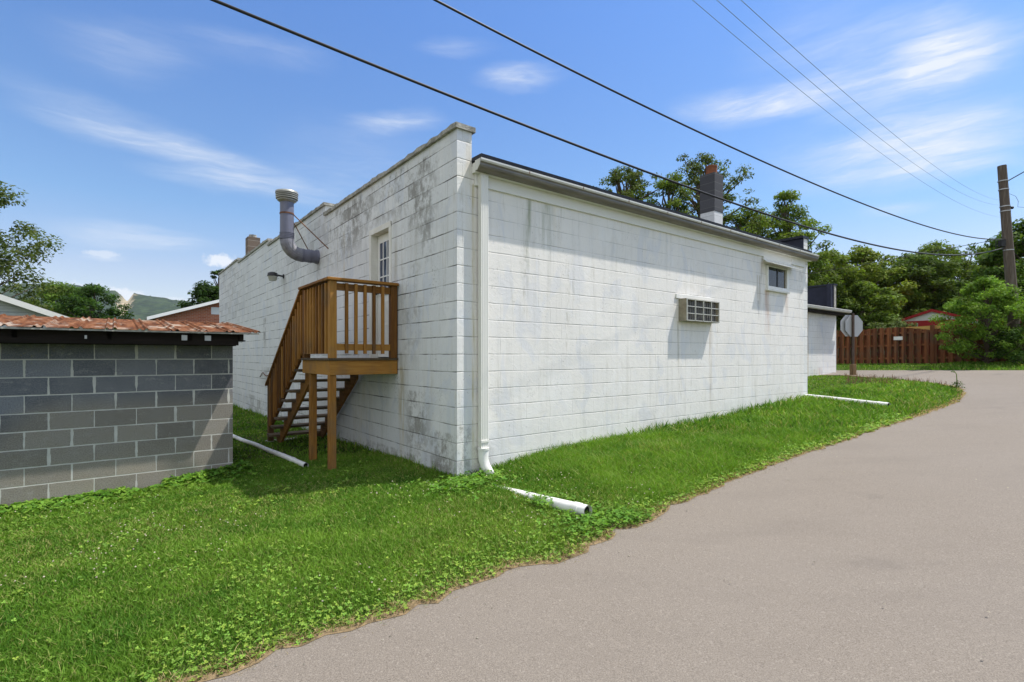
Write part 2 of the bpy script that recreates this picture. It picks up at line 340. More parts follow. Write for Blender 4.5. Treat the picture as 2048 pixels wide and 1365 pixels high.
def wood_mat(name, stretch, tones=((.13, .055, .012), (.28, .125, .024), (.38, .19, .042))):
    m, t = material(name, .72, .25)
    v = t.mapping(t.co, sc=stretch)
    n = t.noise(v, 9, 6, .65, .3); rnd = t.new('ShaderNodeObjectInfo').outputs['Random']
    n2 = t.noise(t.co, 1.7, 3, .6)
    f = t.math('ADD', t.math('MULTIPLY', n, .6), t.math('MULTIPLY', rnd, .4))
    col = t.ramp(f, [(.32, tones[0]), (.5, tones[1]), (.68, tones[2])])
    col = t.mix(t.mapr(n2, .5, .72, 0, .7), col, (.125, .095, .065))
    grn = t.noise(t.mapping(t.co, sc=(2, 2, .8)), 3.1, 5, .7)
    col = t.mix(t.mapr(grn, .58, .75, 0, .35), col, (.13, .13, .06))
    t.put(t.bs.inputs['Base Color'], col); t.put(t.bs.inputs['Normal'], t.bump(n, .35, .004))
    return m
M['wood_z'] = wood_mat('stained_deck_wood_upright', (5, 5, .35)); M['wood_x'] = wood_mat('stained_deck_wood_across', (.35, 5, 5)); M['wood_y'] = wood_mat('stained_deck_wood_along', (5, .35, 5))
M['tread'] = wood_mat('dirty_tread_wood', (.4, 4, 4), ((.05, .035, .02), (.10, .07, .04), (.17, .12, .07)))
def fence_mat():
    m = wood_mat('red_brown_fence_stain', (4, 4, .35), ((.055, .022, .011), (.13, .046, .02), (.22, .085, .036)))
    t = NT(m.node_tree); bs = [n for n in t.n if n.type == 'BSDF_PRINCIPLED'][0]; src = bs.inputs['Base Color'].links[0].from_socket
    co = t.new('ShaderNodeTexCoord').outputs['Object']; wn = t.new('ShaderNodeTexWhiteNoise', noise_dimensions='1D'); t.put(wn.inputs['W'], t.math('FLOOR', t.math('MULTIPLY', t.sep(co)[0], 8.16)))
    t.put(bs.inputs['Base Color'], t.mix(1., src, t.mix(wn.outputs[0], (.55, .5, .5), (1.35, 1.25, 1.1)), 'MULTIPLY')); return m
M['fence'] = fence_mat()
M['fence_unused'] = wood_mat('red_brown_fence_stain', (4, 4, .35), ((.085, .024, .008), (.15, .044, .014), (.21, .07, .024)))

def rust_roof():
    m, t = material('rusted_corrugated_roof', .95, .08)
    v = t.mapping(t.co, sc=(1.6, .8, 1))
    n = t.noise(v, 2.2, 6, .7, .5); n2 = t.noise(t.mapping(t.co, sc=(7, 1.1, 1)), 2.0, 5, .7); n3 = t.noise(t.co, 30, 4, .7)
    col = t.ramp(t.math('ADD', t.math('MULTIPLY', n2, .75), t.math('MULTIPLY', n3, .25)), [(.38, (.045, .020, .012)), (.5, (.145, .055, .024)), (.64, (.25, .12, .06))])
    col = t.mix(t.mapr(n, .53, .64, 0, .85), col, (.38, .32, .26))
    t.put(t.bs.inputs['Base Color'], col); t.put(t.bs.inputs['Normal'], t.bump(n3, .3, .004)); return m
M['rust_roof'] = rust_roof()

def brick_mat():
    m, t = material('orange_red_brick', .85, .2)
    sx, sy, sz = t.sep(t.co)
    b = t.new('ShaderNodeTexBrick'); t.put(b.inputs['Vector'], t.comb(sx, sz)); b.inputs['Scale'].default_value = 1
    b.inputs['Brick Width'].default_value = .2; b.inputs['Row Height'].default_value = .075; b.inputs['Mortar Size'].default_value = .006
    b.inputs['Color1'].default_value = (.36, .10, .05, 1); b.inputs['Color2'].default_value = (.48, .16, .08, 1); b.inputs['Mortar'].default_value = (.42, .33, .27, 1)
    t.put(t.bs.inputs['Base Color'], t.mix(t.mapr(t.noise(t.co, 2, 4), .4, .7, 0, .3), b.outputs[0], (.52, .24, .14))); return m
M['brick'] = brick_mat()

def siding_mat():
    m, t = material('pale_grey_board_siding', .7, .2)
    z = t.sep(t.co)[2]; f = t.math('FRACT', t.math('DIVIDE', z, .16))
    n = t.noise(t.mapping(t.co, sc=(1, 1, 6)), 2, 5, .7)
    col = t.mix(t.mapr(n, .35, .7), (.40, .42, .44), (.62, .63, .63))
    col = t.mix(t.mapr(f, .0, .10, 1, 0), col, (.14, .15, .16))
    t.put(t.bs.inputs['Base Color'], col); t.put(t.bs.inputs['Normal'], t.bump(f, .6, .02)); return m
M['siding'] = siding_mat()

def asphalt():
    m, t = material('worn_asphalt', .85, .25)
    g = t.noise(t.co, 150, 2, .9); vo = t.new('ShaderNodeTexVoronoi'); t.put(vo.inputs['Vector'], t.co); vo.inputs['Scale'].default_value = 170
    big = t.noise(t.co, .35, 4, .6); mid = t.noise(t.mapping(t.co, rot=(0, 0, R(35)), sc=(.6, 2.2, 1)), 1.1, 4, .6)
    col = t.mix(t.mapr(g, .30, .70), (.095, .079, .064), (.275, .238, .198))
    col = t.mix(t.mapr(vo.outputs['Distance'], .10, .30, .25, 0), col, (.36, .325, .285))
    sp = t.sep(t.new('ShaderNodeTexVoronoi').outputs['Color'])
    v2 = t.new('ShaderNodeTexVoronoi'); t.put(v2.inputs['Vector'], t.co); v2.inputs['Scale'].default_value = 110
    col = t.mix(t.mapr(t.sep(v2.outputs['Color'])[0], .95, .98, 0, .22), col, (.42, .38, .33))
    col = t.mix(t.mapr(big, .35, .7, 0, .35), col, (.225, .20, .175))
    col = t.mix(t.mapr(mid, .5, .75, 0, .28), col, (.135, .115, .098))
    oil = t.noise(t.mapping(t.co, loc=(3, 3, 0)), .9, 5, .7, .6); col = t.mix(t.mapr(oil, .62, .75, 0, .35), col, (.10, .088, .078))
    # grain blurs into an even tone with distance of the pattern itself; crack lines
    cv = t.new('ShaderNodeTexVoronoi', feature='DISTANCE_TO_EDGE')
    nv = t.new('ShaderNodeVectorMath', operation='MULTIPLY_ADD'); t.put(nv.inputs[0], t.noise(t.co, 2.2, 4, .6, out=1)); nv.inputs[1].default_value = (.5, .5, 0); t.put(nv.inputs[2], t.co)
    t.put(cv.inputs['Vector'], nv.outputs[0]); cv.inputs['Scale'].default_value = .16
    crack = t.math('MULTIPLY', t.mapr(cv.outputs['Distance'], .0006, .0022, 1, 0), t.mapr(t.sep(t.co)[1], 13.2, 13.8, 0, 1))
    col = t.mix(t.math('MULTIPLY', crack, .6), col, (.04, .035, .03))
    t.put(t.bs.inputs['Base Color'], col); t.put(t.bs.inputs['Normal'], t.bump(g, .40, .005)); return m
M['asphalt'] = asphalt()

def soil():
    m, t = material('soil_under_grass', .95, .1)
    n = t.noise(t.co, 14, 6, .75); n2 = t.noise(t.co, 1.1, 4, .6)
    col = t.ramp(n, [(.3, (.022, .035, .008)), (.5, (.045, .075, .014)), (.7, (.10, .105, .03))])
    col = t.mix(t.mapr(n2, .5, .7, 0, .3), col, (.12, .09, .045))
    t.put(t.bs.inputs['Base Color'], col); t.put(t.bs.inputs['Normal'], t.bump(n, .8, .03)); return m
M['soil'] = soil()
M['verge'] = plain('dry_straw_soil', (.23, .165, .09), .95, .5, 34, bump=.9, dirt=(.09, .07, .04))

def leafy(name, trans=.35, rough=.55, gain=1.):
    m, t = material(name, rough, .12)
    at = t.new('ShaderNodeAttribute', attribute_name='tint').outputs['Color']
    t.put(t.bs.inputs['Base Color'], at)
    tr = t.new('ShaderNodeBsdfTranslucent'); t.put(tr.inputs[0], t.mix(1., at, (1.15 * gain, 1.25 * gain, .6 * gain), 'MULTIPLY'))
    mx = t.new('ShaderNodeMixShader'); mx.inputs[0].default_value = trans
    t.l.new(t.bs.outputs[0], mx.inputs[1]); t.l.new(tr.outputs[0], mx.inputs[2]); t.l.new(mx.outputs[0], t.out.inputs[0]); return m
M['blade'] = leafy('grass_blade', .35, .6); M['leaf'] = leafy('tree_leaf', .38, .65)

def hill_mat():
    m, t = material('forested_hillside', .95, .05)
    x, y, z = t.sep(t.co)
    n = t.noise(t.co, .035, 7, .85); n2 = t.noise(t.co, .006, 4, .6)
    col = t.ramp(n, [(.40, (.006, .014, .009)), (.5, (.018, .036, .016)), (.6, (.045, .070, .026))])
    col = t.mix(t.mapr(n2, .4, .7, 0, .3), col, (.03, .055, .015))
    cut = t.new('ShaderNodeAttribute', attribute_name='cut').outputs['Fac']
    tanc = t.mix(t.noise(t.co, .02, 4), (.30, .24, .16), (.42, .36, .25))
    col = t.mix(cut, col, tanc)
    t.put(t.bs.inputs['Base Color'], col); return m
M['hill'] = hill_mat()

# ------------------------------------------------------------------ object helpers
def tag(o, label=None, cat=None, group=None, kind=None):
    if label: o['label'] = label
    if cat: o['category'] = cat
    if group: o['group'] = group
    if kind: o['kind'] = kind
    return o

def empty(name, loc=(0, 0, 0), rz=0., **kw):
    o = bpy.data.objects.new(name, None); COL.objects.link(o); o.location = loc; o.rotation_euler = (0, 0, rz)
    o.empty_display_size = .2
    return tag(o, **kw)

def link_mesh(name, me, mat, parent=None, loc=(0, 0, 0), rz=0.):
    o = bpy.data.objects.new(name, me); COL.objects.link(o)
    for m in (mat if isinstance(mat, (list, tuple)) else [mat]): me.materials.append(m)
    if parent: o.parent = parent
    o.location = loc; o.rotation_euler = (0, 0, rz)
    return o

class MB:
    def __init__(s): s.v = []; s.f = []; s.mi = []; s.cur = 0; s.sm = []
    def add(s, vs, fs, smooth=False):
        b = len(s.v); s.v += [tuple(v) for v in vs]
        for f in fs: s.f.append([b + i for i in f]); s.mi.append(s.cur); s.sm.append(smooth)
        return s
    def box(s, x0, x1, y0, y1, z0, z1):
        vs = [(x, y, z) for z in (z0, z1) for y in (y0, y1) for x in (x0, x1)]
        return s.add(vs, [(0, 2, 3, 1), (4, 5, 7, 6), (0, 1, 5, 4), (2, 6, 7, 3), (0, 4, 6, 2), (1, 3, 7, 5)])
    def obox(s, c, ax, ay, az, hx, hy, hz):
        c = Vector(c); ax = Vector(ax).normalized() * hx; ay = Vector(ay).normalized() * hy; az = Vector(az).normalized() * hz
        vs = [c + ax * i + ay * j + az * k for k in (-1, 1) for j in (-1, 1) for i in (-1, 1)]
        return s.add(vs, [(0, 2, 3, 1), (4, 5, 7, 6), (0, 1, 5, 4), (2, 6, 7, 3), (0, 4, 6, 2), (1, 3, 7, 5)])
    def beam(s, a, b, w_, h_, up=(0, 0, 1)):
        a = Vector(a); b = Vector(b); d = (b - a); L = d.length; d.normalize()
        side = d.cross(Vector(up)).normalized(); u2 = side.cross(d)
        return s.obox((a + b) / 2, d, side, u2, L / 2, w_ / 2, h_ / 2)
    def tube(s, pts, rad, n=12, cap=True, smooth=True):
        pts = [Vector(p) for p in pts]; m = len(pts)
        if not hasattr(rad, '__len__'): rad = [rad] * m
        b = len(s.v); prev = None; vs = []
        for i, p in enumerate(pts):
            d = (pts[min(i + 1, m - 1)] - pts[max(i - 1, 0)]).normalized()
            if prev is None:
                prev = d.orthogonal().normalized() if abs(d.z) < .9 else Vector((1, 0, 0))
            x = (prev - d * prev.dot(d)).normalized(); y = d.cross(x); prev = x
            for k in range(n):
                a = 2 * math.pi * k / n; vs.append(p + (x * math.cos(a) + y * math.sin(a)) * rad[i])
        fs = [(i * n + k, i * n + (k + 1) % n, (i + 1) * n + (k + 1) % n, (i + 1) * n + k) for i in range(m - 1) for k in range(n)]
        s.add(vs, fs, smooth)
        if cap: s.add(vs[:n], [tuple(range(n))[::-1]]); s.add(vs[-n:], [tuple(range(n))])
        return s
    def prism(s, prof, axis, a0, a1):
        """profile in the two other axes (order xyz without axis) extruded along axis"""
        n = len(prof)
        def mk(p, a):
            q = list(p); q.insert('xyz'.index(axis), a); return tuple(q)
        vs = [mk(p, a0) for p in prof] + [mk(p, a1) for p in prof]
        return s.add(vs, [tuple(range(n))[::-1], tuple(range(n, 2 * n))] + [(i, (i + 1) % n, n + (i + 1) % n, n + i) for i in range(n)])
    def build(s, name, mat, parent=None, bevel=0, loc=(0, 0, 0), rz=0.):
        me = bpy.data.meshes.new(name); me.from_pydata(s.v, [], s.f); me.update()
        for p, m, sm in zip(me.polygons, s.mi, s.sm): p.material_index = m; p.use_smooth = sm
        bm = bmesh.new(); bm.from_mesh(me); bmesh.ops.recalc_face_normals(bm, faces=bm.faces); bm.to_mesh(me); bm.free()
        o = link_mesh(name, me, mat, parent, loc, rz)
        if bevel:
            b = o.modifiers.new('bevel', 'BEVEL'); b.width = bevel; b.segments = 2; b.limit_method = 'ANGLE'
        return o

def np_mesh(name, verts, nper, nfaces, mat, tint=None, parent=None, smooth=False, faces=None):
    """faces each of nper consecutive vertices"""
    me = bpy.data.meshes.new(name); verts = np.ascontiguousarray(verts, dtype=np.float32)
    me.vertices.add(len(verts)); me.vertices.foreach_set('co', verts.ravel())
    idx = np.arange(nfaces * nper, dtype=np.int32) if faces is None else np.ascontiguousarray(faces, dtype=np.int32).ravel()
    me.loops.add(len(idx)); me.loops.foreach_set('vertex_index', idx)
    me.polygons.add(nfaces); me.polygons.foreach_set('loop_start', np.arange(nfaces, dtype=np.int32) * nper)
    if tint is not None:
        a = me.color_attributes.new('tint', 'FLOAT_COLOR', 'POINT')
        c = np.ones((len(verts), 4), dtype=np.float32); c[:, :3] = tint; a.data.foreach_set('color', c.ravel())
    me.update(); me.validate()
    if smooth: me.polygons.foreach_set('use_smooth', np.ones(nfaces, dtype=bool))
    return link_mesh(name, me, mat, parent)

# ------------------------------------------------------------------ terrain
def soft(v, lo, hi, k=6.):
    v = np.asarray(v, dtype=float)
    v = np.where(v > hi, hi + k * np.tanh((v - hi) / k), v)
    return np.where(v < lo, lo + k * np.tanh((v - lo) / k), v)
def G(x, y):
    return .0508 * soft(x, -15, 19, 3) + .0156 * soft(y, -20, 24, 3) - .0583
ANG = R(37.9); CU = np.array([math.cos(ANG), math.sin(ANG)]); CV = np.array([-math.sin(ANG), math.cos(ANG)]); CC = np.array([-.625, 5.79])
def W(t, s): p = CC + CU * t + CV * s; return float(p[0]), float(p[1])
def on_ground(px, py):
    X = (px - 1024) / 1019; d = (py - 713) / 1019
    Y = 1.4583 / (d + .0508 * X + .0156); return (X * Y, Y)
edge_px = [(250, 1410), (388, 1362), (460, 1350), (511, 1318), (600, 1285), (700, 1258), (773, 1238), (835, 1213), (882, 1207), (905, 1182), (964, 1163), (1016, 1143), (1037, 1133), (1081, 1129),
           (1110, 1127), (1137, 1117), (1169, 1103), (1198, 1085), (1226, 1079), (1230, 1070), (1219, 1057), (1242, 1058), (1271, 1055), (1300, 1043), (1320, 1027), (1345, 1012), (1400, 992), (1450, 967), (1478, 956), (1520, 940), (1600, 911), (1660, 893),
           (1700, 880), (1757, 858), (1800, 845), (1850, 829), (1900, 811), (1924, 797), (1931, 788), (1925, 779), (1911, 773), (1880, 769), (1853, 765), (1794, 760), (1736, 755), (1690, 751)]
edge = [on_ground(*p) for p in edge_px]
far_l = on_ground(1672, 741); far_r = on_ground(2048, 741)
dv = np.array(far_r) - np.array(far_l); dv /= np.linalg.norm(dv)
FL = np.array(far_l) - dv * 12; FR = np.array(far_r) + dv * 14
nearL = np.array(edge[-1]) - dv * 12
# densify the irregular edge with small ragged steps
def densify(pts, step=.09, jit=.018):
    out = []
    for a, b in zip(pts[:-1], pts[1:]):
        a = np.array(a); b = np.array(b); n = max(1, int(np.linalg.norm(b - a) / step)); nn = np.array([-(b - a)[1], (b - a)[0]]); nn /= (np.linalg.norm(nn) + 1e-9)
        for k in range(n): out.append(a + (b - a) * k / n + nn * RNG.normal(0, jit))
    out.append(np.array(pts[-1])); return out
back_pts = [(-1.2, 1.2), (-4.0, -1.5), (-9, -6)]
EDGE = densify([(-9, -6), (-4.0, -1.2)] + edge)
road_poly = [tuple(p) for p in EDGE] + [tuple(nearL), tuple(FL)] + [tuple(FL + (FR - FL) * k / 10) for k in range(1, 11)] + [(30, -12), (-9, -12)]
RP = np.array(road_poly)
def inside(P, poly):
    x, y = P[:, 0], P[:, 1]; r = np.zeros(len(P), bool); n = len(poly); j = n - 1
    for i in range(n):
        xi, yi = poly[i]; xj, yj = poly[j]
        c = ((yi > y) != (yj > y)) & (x < (xj - xi) * (y - yi) / (yj - yi + 1e-12) + xi)
        r ^= c; j = i
    return r
def dist_line(P, pts):
    d = np.full(len(P), 1e9)
    for a, b in zip(pts[:-1], pts[1:]):
        a = np.array(a); b = np.array(b); ab = b - a; L = (ab ** 2).sum() + 1e-12
        h = np.clip(((P - a) @ ab) / L, 0, 1); q = a + h[:, None] * ab; d = np.minimum(d, np.hypot(P[:, 0] - q[:, 0], P[:, 1] - q[:, 1]))
    return d
EDGE_C = [(-4.0, -1.2)] + edge + [tuple(nearL)]
EDGE_F = [tuple(FL), tuple(FR)]
def vnoise(x, y, s, seed=0):
    """cheap smooth value noise"""
    x = np.asarray(x) * s + 1000 + seed * 17.3; y = np.asarray(y) * s + 1000 + seed * 9.1
    xi = np.floor(x).astype(int); yi = np.floor(y).astype(int); fx = x - xi; fy = y - yi
    fx = fx * fx * (3 - 2 * fx); fy = fy * fy * (3 - 2 * fy)
    def h(a, b): n = (a * 374761393 + b * 668265263 + seed * 144665) & 0x7fffffff; n = ((n ^ (n >> 13)) * 1274126177) & 0x7fffffff; return ((n ^ (n >> 16)) & 0xffff) / 65535.
    return (h(xi, yi) * (1 - fx) + h(xi + 1, yi) * fx) * (1 - fy) + (h(xi, yi + 1) * (1 - fx) + h(xi + 1, yi + 1) * fx) * fy
def lawn_z(x, y):
    P = np.stack([x, y], 1); d = np.minimum(dist_line(P, EDGE_C), dist_line(P, EDGE_F)); ins = inside(P, RP)
    up = np.clip((d - .25) / .6, 0, 1); up = up * up * (3 - 2 * up)
    z = G(x, y) - .012 + np.where(ins, -.02, up * (.012 + .035 * vnoise(x, y, .9, 3)))
    # a low swale against the shed wall
    z = z - .085 * np.exp(-((x + 4.9) ** 2 + (y - 6.0) ** 2) / 2.6) - .035 * np.exp(-((x + .8) ** 2 + (y - 5.9) ** 2) / .5)
    return z
xs = np.concatenate([np.linspace(-4200, -60, 14), np.arange(-48, -14, 2.), np.arange(-14, 24, .22), np.arange(24, 60, 3.), np.linspace(70, 4200, 14)])
ys = np.concatenate([np.linspace(-600, -20, 6), np.arange(-14, 0, 1.), np.arange(0, 26, .22), np.arange(26, 70, 3.), np.linspace(90, 1000, 10)])
gx, gy = np.meshgrid(xs, ys); gz = lawn_z(gx.ravel(), gy.ravel())
nx, ny = len(xs), len(ys); ii = (np.arange(ny - 1)[:, None] * nx + np.arange(nx - 1)[None, :]).ravel()
ground = np_mesh('ground', np.stack([gx.ravel(), gy.ravel(), gz], 1), 4, len(ii), M['soil'], faces=np.stack([ii, ii + 1, ii + nx + 1, ii + nx], 1), smooth=True)
tag(ground, kind='structure')
# road sheet
mb = MB(); mb.add([(x, y, float(G(x, y))) for x, y in road_poly], [tuple(range(len(road_poly)))])
bmr = bmesh.new(); vs_ = [bmr.verts.new(v) for v in mb.v]; bmr.faces.new(vs_); bmesh.ops.triangulate(bmr, faces=bmr.faces[:]); bmesh.ops.recalc_face_normals(bmr, faces=bmr.faces)
if bmr.faces[0].normal.z < 0: bmesh.ops.reverse_faces(bmr, faces=bmr.faces[:])
me = bpy.data.meshes.new('road'); bmr.to_mesh(me); bmr.free()
tag(link_mesh('road', me, M['asphalt']), kind='structure')
# strip of dry straw and soil where the turf meets the asphalt
EC = [np.array(p) for p in EDGE[12:]] + [np.array(nearL)]
ev = []; 
for i, p in enumerate(EC):
    d = np.array(EC[min(i + 1, len(EC) - 1)]) - np.array(EC[max(i - 1, 0)]); d /= np.linalg.norm(d) + 1e-9; nrm = np.array([-d[1], d[0]])
    wd = .02 + .08 * float(vnoise(p[0], p[1], 2.1, 5)) ; win = .004 + .014 * random.random()
    a = np.array(p) - nrm * win; b = np.array(p) + nrm * wd
    ev.append((a[0], a[1], float(G(*a)) + .0025)); ev.append((b[0], b[1], float(G(*b)) + .006))
mb = MB(); mb.add(ev, [(2 * i, 2 * i + 2, 2 * i + 3, 2 * i + 1) for i in range(len(EC) - 1)])
tag(mb.build('verge', M['verge']), kind='structure')

# distant hill with the cleared strip over it
hx = np.arange(-3200, 3400, 14.); hy = np.arange(900, 2700, 16.)
HX, HY = np.meshgrid(hx, hy); HXf, HYf = HX.ravel(), HY.ravel()
prof_px = np.array([-1200, -500, -100, 60, 140, 195, 240, 300, 360, 440, 700, 1200, 1700, 2600, 4000]); prof_y = np.array([620, 600, 578, 570, 573, 583, 588, 597, 602, 609, 625, 640, 648, 655, 660])
ridge_z = np.interp(HXf / 2000 * 1019 + 1024, prof_px, 1.4 + (713 - prof_y) / 1019 * 2000)
f = np.clip((HYf - 900) / 1100, 0, 1); f2 = np.clip((HYf - 2000) / 700, 0, 1)
Z = ridge_z * (f ** 1.5) * (1 - .6 * f2 ** 2)
cutx = np.interp(HYf, [900, 1500, 2000, 2700], [-690, -1172, -1512, -2020])
dcut = np.abs(HXf - cutx); seg = np.where((HYf > 1800) | ((HYf > 1330) & (HYf < 1620)), 1, 0)
cutm = (dcut < 26) & (seg > 0)
treeb = 14 * vnoise(HXf, HYf, 1 / 34., 1) + RNG.uniform(0, 11, len(HXf)) + 30 * vnoise(HXf, HYf, 1 / 260., 2)
Z = Z + np.where(dcut < 24, -2, treeb) - 22
hi = (np.arange(len(hy) - 1)[:, None] * len(hx) + np.arange(len(hx) - 1)[None, :]).ravel()
hills = np_mesh('hills', np.stack([HXf, HYf, Z], 1), 4, len(hi), M['hill'], faces=np.stack([hi, hi + 1, hi + len(hx) + 1, hi + len(hx)], 1))
at = hills.data.attributes.new('cut', 'FLOAT', 'POINT'); at.data.foreach_set('value', cutm.astype(np.float32))
tag(hills, kind='structure')

# ------------------------------------------------------------------ the white block building
BL = empty('block_building', (CC[0], CC[1], 0), ANG, label='long white painted concrete block building with stepped parapet on its left side', cat='building')
segs = [(0, 4.6, 3.99), (4.6, 9.05, 4.19), (9.05, 13.05, 4.33), (13.05, 16.8, 4.44)]
Z0 = -.7; DS0, DS1, DZ0, DZ1 = 1.74, 2.50, 1.37, 3.30
mb = MB()
for a, b, z in segs:
    if a == 0:
        mb.box(0, .2, a, DS0, Z0, z); mb.box(0, .2, DS0, DS1, Z0, DZ0); mb.box(0, .2, DS0, DS1, DZ1, z); mb.box(0, .2, DS1, b, Z0, z)
    else: mb.box(0, .2, a, b, Z0, z)
# faces on the y = 0 end take the end material
o = mb.build('side_wall', [M['side'], M['endface']], BL)
for p in o.data.polygons:
    if abs(p.normal.y) > .9 and p.center.y < .01: p.material_index = 1
WT0, WT1, WZ0, WZ1 = 7.28, 8.18, 2.76, 3.23
mb = MB(); mb.box(.2, WT0, 0, .2, Z0, 3.60); mb.box(WT0, WT1, 0, .2, Z0, WZ0); mb.box(WT0, WT1, 0, .2, WZ1, 3.60); mb.box(WT1, 9.0, 0, .2, Z0, 3.60)
mb.build('rear_wall', M['rear'], BL)
mb = MB(); mb.box(9.0, 9.2, 0, 16.8, Z0, 4.02)
o = mb.build('far_wall', [M['side'], M['endface']], BL)
for p in o.data.polygons:
    if abs(p.normal.y) > .9 and p.center.y < .01: p.material_index = 1
MB().box(.2, 9.0, 16.6, 16.8, Z0, 4.3).build('front_wall', M['rear'], BL)
mb = MB(); mb.prism([(-.19, 3.700), (16.6, 4.02), (16.6, 3.9), (-.182, 3.655), (-.182, 3.655)][:4], 'x', .205, 8.97); mb.build('roof', M['tar'], BL)
mb = MB(); mb.prism([(-.005, 3.68), (16.59, 4.01), (16.59, 4.10), (-.005, 4.03)], 'x', 8.975, 8.996)
mb.build('tarred_flashing', M['wall_dark'], BL)
MB().box(8.93, 9.23, -.02, 16.8, 4.022, 4.075).build('coping', M['tar'], BL)
# coping of the stepped parapet, a rough run of slabs
for k, (a, b, z) in enumerate(segs):
    mb = MB(); y = a - (.03 if k == 0 else .04)
    while y < b - .05:
        L = min(random.uniform(.38, .62), b - y); h = .055 + random.uniform(-.006, .008)
        n = 5; vs = []
        for i in range(n + 1):
            yy = y + L * i / n; j = random.uniform(-.013, .010); jx = random.uniform(-.010, .010)
            vs += [(-.035 + jx, yy, z + .001), (.235, yy, z + .001), (.235, yy, z + h + j), (-.035 + jx, yy, z + h + j)]
        fs = [(0, 1, 2, 3), tuple(4 * n + q for q in (3, 2, 1, 0))]
        for i in range(n):
            for q in range(4): fs.append((4 * i + q, 4 * i + (q + 1) % 4, 4 * i + 4 + (q + 1) % 4, 4 * i + 4 + q))
        mb.add(vs, fs); y += L
    mb.build('coping', M['coping'], BL)
# frieze, soffit, gutter
mb = MB(); mb.box(.235, 7.13, -.028, -.001, 3.385, 3.52); mb.box(7.13, 8.35, -.022, -.001, 3.29, 3.52); mb.box(8.35, 9.0, -.028, -.001, 3.37, 3.52)
mb.build('frieze_board', M['frieze'], BL, bevel=.003)
MB().box(.205, 9.22, -.085, -.0005, 3.522, 3.634).build('soffit', M['white_paint'], BL)
prof = [(-.088, 3.525), (-.135, 3.522), (-.165, 3.533), (-.182, 3.553), (-.188, 3.575), (-.186, 3.595), (-.196, 3.612), (-.205, 3.63), (-.205, 3.648), (-.196, 3.648), (-.19, 3.632), (-.175, 3.59), (-.15, 3.545), (-.09, 3.54)]
mb = MB(); mb.prism(prof, 'x', .19, 9.30)
g = mb.build('gutter', [M['gutter'], M['gutter_lip']], BL)
for p in g.data.polygons:
    if p.center.z > 3.61 and p.center.y < -.19: p.material_index = 1
mb = MB(); mb.prism([(-.09, 3.526), (-.135, 3.524), (-.186, 3.575), (-.203, 3.64), (-.09, 3.64)], 'x', .184, .189); mb.build('end_cap', M['gutter_lip'], g); mb = MB(); mb.prism([(-.09, 3.526), (-.135, 3.524), (-.186, 3.575), (-.203, 3.64), (-.09, 3.64)], 'x', 9.301, 9.306); mb.build('end_cap', M['gutter_lip'], g)
for k in range(10):
    mb = MB(); t_ = .9 + k * .93; mb.box(t_, t_ + .010, -.2075, -.2055, 3.612, 3.645); mb.build('hanger', M['rusty'], g)
# downspout with ribbed face, and its round boot
x0, x1 = .27, .375
mb = MB(); n = 7; fr = []
for i in range(n + 1): fr.append((x0 + (x1 - x0) * i / n, -.095 + (.006 if i % 2 else 0)))
mb.prism([(x0, -.025)] + fr + [(x1, -.025)], 'z', .26, 3.525)
dsp = mb.build('downspout', M['downspout'], BL, bevel=.003)
mb = MB()
for z_ in (.9, 2.2): mb.box(x0 - .02, x1 + .02, -.1, -.027, z_, z_ + .02)
for z_ in (.9, 2.2): pass
mb = MB(); mb.box(x0 - .004, x1 + .004, -.101, -.022, .40, .425); mb.build('joint_band', M['downspout'], dsp)
mb = MB(); cx_, cy_ = .322, -.06
mb.tube([(cx_, cy_, .33), (cx_, cy_, .20), (cx_ + .01, cy_ - .03, .12), (cx_ + .045, cy_ - .13, -.02), (cx_ + .06, cy_ - .17, -.06)], [.062, .060, .058, .056, .056], 20)
mb.tube([(cx_, cy_, .335), (cx_, cy_, .31)], [.068, .068], 20)
mb.build('drain_boot', M['pvc'], BL)
# trim strip on the corner joint
mb = MB(); mb.tube([(.135, -.004, 3.3), (.136, -.005, 2.5), (.132, -.004, 1.2), (.135, -.004, .1)], .004, 6); 

# door (recessed in the side wall)
dr = MB().box(.09, .135, DS0 + .07, DS1 - .07, DZ0 + .02, DZ1 - .08)
dr = dr.build('door', M['door'], BL, bevel=.003)
mb = MB(); mb.box(-.016, .14, DS0 - .005, DS0 + .065, DZ0, DZ1); mb.box(-.016, .14, DS1 - .065, DS1 + .005, DZ0, DZ1); mb.box(-.018, .14, DS0 - .005, DS1 + .005, DZ1 - .075, DZ1 + .005)
mb.build('door_frame', M['white_paint'], BL, bevel=.003)
gy0, gy1, gz0, gz1 = DS0 + .18, DS1 - .18, DZ0 + .95, DZ1 - .2
MB().box(.080, .0895, gy0, gy1, gz0, gz1).build('glass', M['door_glass'], dr)
mb = MB()
for i in range(4): y = gy0 + (gy1 - gy0) * i / 3; mb.box(.070, .0795, y - .009, y + .009, gz0, gz1)
for i in range(4): z = gz0 + (gz1 - gz0) * i / 3; mb.box(.0705, .0792, gy0, gy1, z - .009, z + .009)
mb.build('muntin', M['vinyl'], dr)
mb = MB(); gy = (gy0, gy1)
for (a, b) in ((gy0, (gy0 + gy1) / 2 - .02), ((gy0 + gy1) / 2 + .02, gy1)):
    for (c, d) in ((DZ0 + .15, DZ0 + .5), (DZ0 + .55, DZ0 + .85)):
        mb.box(.084, .0895, a, a + .015, c, d); mb.box(.084, .0895, b - .015, b, c, d); mb.box(.084, .0895, a + .015, b - .015, c, c + .015); mb.box(.084, .0895, a + .015, b - .015, d - .015, d)
mb.build('panel_moulding', M['door'], dr)
